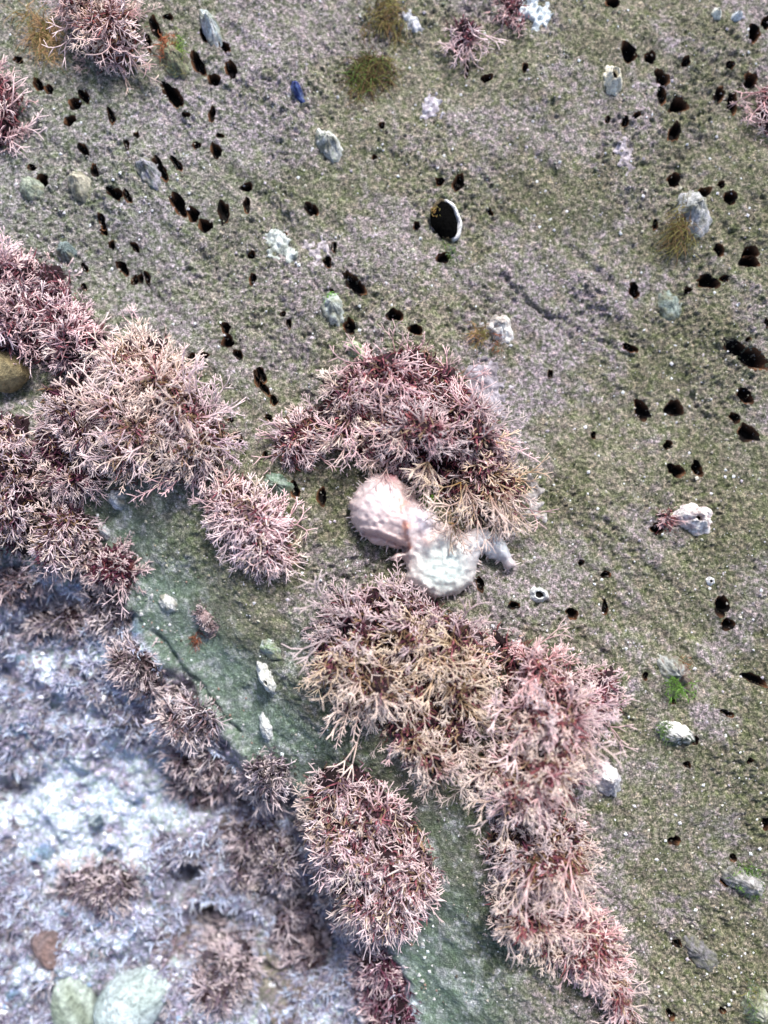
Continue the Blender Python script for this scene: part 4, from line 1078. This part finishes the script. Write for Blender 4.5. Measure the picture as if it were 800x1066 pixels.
    for t in np.arange(.002, cum[-1], .0030):
        t += r.normal(0, .0009); t = min(max(t, 0), cum[-1] - 1e-6)
        k = np.searchsorted(cum, t) - 1; k = max(k, 0); f = (t - cum[k]) / segs[k]
        p = cl[k] + (cl[k + 1] - cl[k]) * f
        tg = (cl[k + 1] - cl[k]) / segs[k]
        on = np.array([tg[1], -tg[0]])
        if poly_sd(np.array([p[0] + on[0] * .001]), np.array([p[1] + on[1] * .001]), poly)[0] > 0: on = -on
        L = r.uniform(.0012, .0040); rad = r.uniform(.0005, .0009)
        gz = float(zc + .55 * (bil(H0, *p) - zc)) + .0032
        VV, FF = [], []
        for i in range(5):
            w = i / 4; rr = rad * (1 - .75 * w)
            c_ = np.array([p[0] + on[0] * (L * w - .0008), p[1] + on[1] * (L * w - .0008), gz + .0004 - .0008 * w * w])
            for b_ in range(6):
                an = b_ * math.pi / 3
                VV.append(c_ + rr * (np.array([tg[0], tg[1], 0]) * math.cos(an) + np.array([0, 0, 1]) * math.sin(an)) - [cen[0], cen[1], zc])
            if i:
                for b_ in range(6):
                    a0, a1 = (i - 1) * 6 + b_, (i - 1) * 6 + (b_ + 1) % 6
                    FF += [(a0, a1, a1 + 6), (a0, a1 + 6, a0 + 6)]
        FF += [(24, 25, 26), (24, 26, 27), (24, 27, 28), (24, 28, 29)]
        link('papilla', mesh_data('papilla', VV, FF, M_JELLY, rgb(.60, .50, .48), True, clear=.1), root)
creature()
# ochre fronds of the dome that hang across the creature
def hanging():
    r = np.random.default_rng(88)
    c = P1(486, 524)
    root = thing('coralline_clump', c, 'ochre and cream fronds dangling over the middle of the sea slug', 'seaweed', 'coralline algae clumps')
    for k in range(27):
        fx = r.random()
        px, py = 478 + 56 * fx + r.normal(0, 3), 500 + 14 * r.random() + 8 * fx
        if k % 4 == 0: px, py = 440 + 10 * r.random(), 482 + 8 * r.random()
        if k % 9 == 1: px, py = 468 + 8 * r.random(), 528 + 18 * r.random()
        p = P1(px, py, .022); z = p[2] + .020 + .006 * r.random()
        az = r.normal(-.35 if px < 485 else .1, .30)
        d = np.array([math.sin(az), -math.cos(az), r.normal(-.10, .22)]); d /= np.linalg.norm(d)
        zf = np.array([r.normal(0, .4), r.normal(0, .4), 1.0]); xf = np.cross(d, zf); xf /= np.linalg.norm(xf); zf = np.cross(xf, d)
        kd = ('long', 'long', 'needle', 'fan')[r.integers(4)]
        o = bpy.data.objects.new('frond', FR[kd][r.integers(len(FR[kd]))]); COL.objects.link(o); o.parent = root
        sc_ = r.uniform(.85, 1.35)
        o.matrix_local = Matrix(((xf[0], d[0], zf[0], p[0] - c[0]), (xf[1], d[1], zf[1], p[1] - c[1]), (xf[2], d[2], zf[2], z - c[2]), (0, 0, 0, 1))) @ Matrix.Diagonal((sc_, sc_, sc_, 1))
        col = np.array([OCHRE, CREAM, TAN, (.50, .38, .14)][r.integers(4)]) * r.uniform(.8, 1.25)
        o.color = (*col, 1)
hanging()
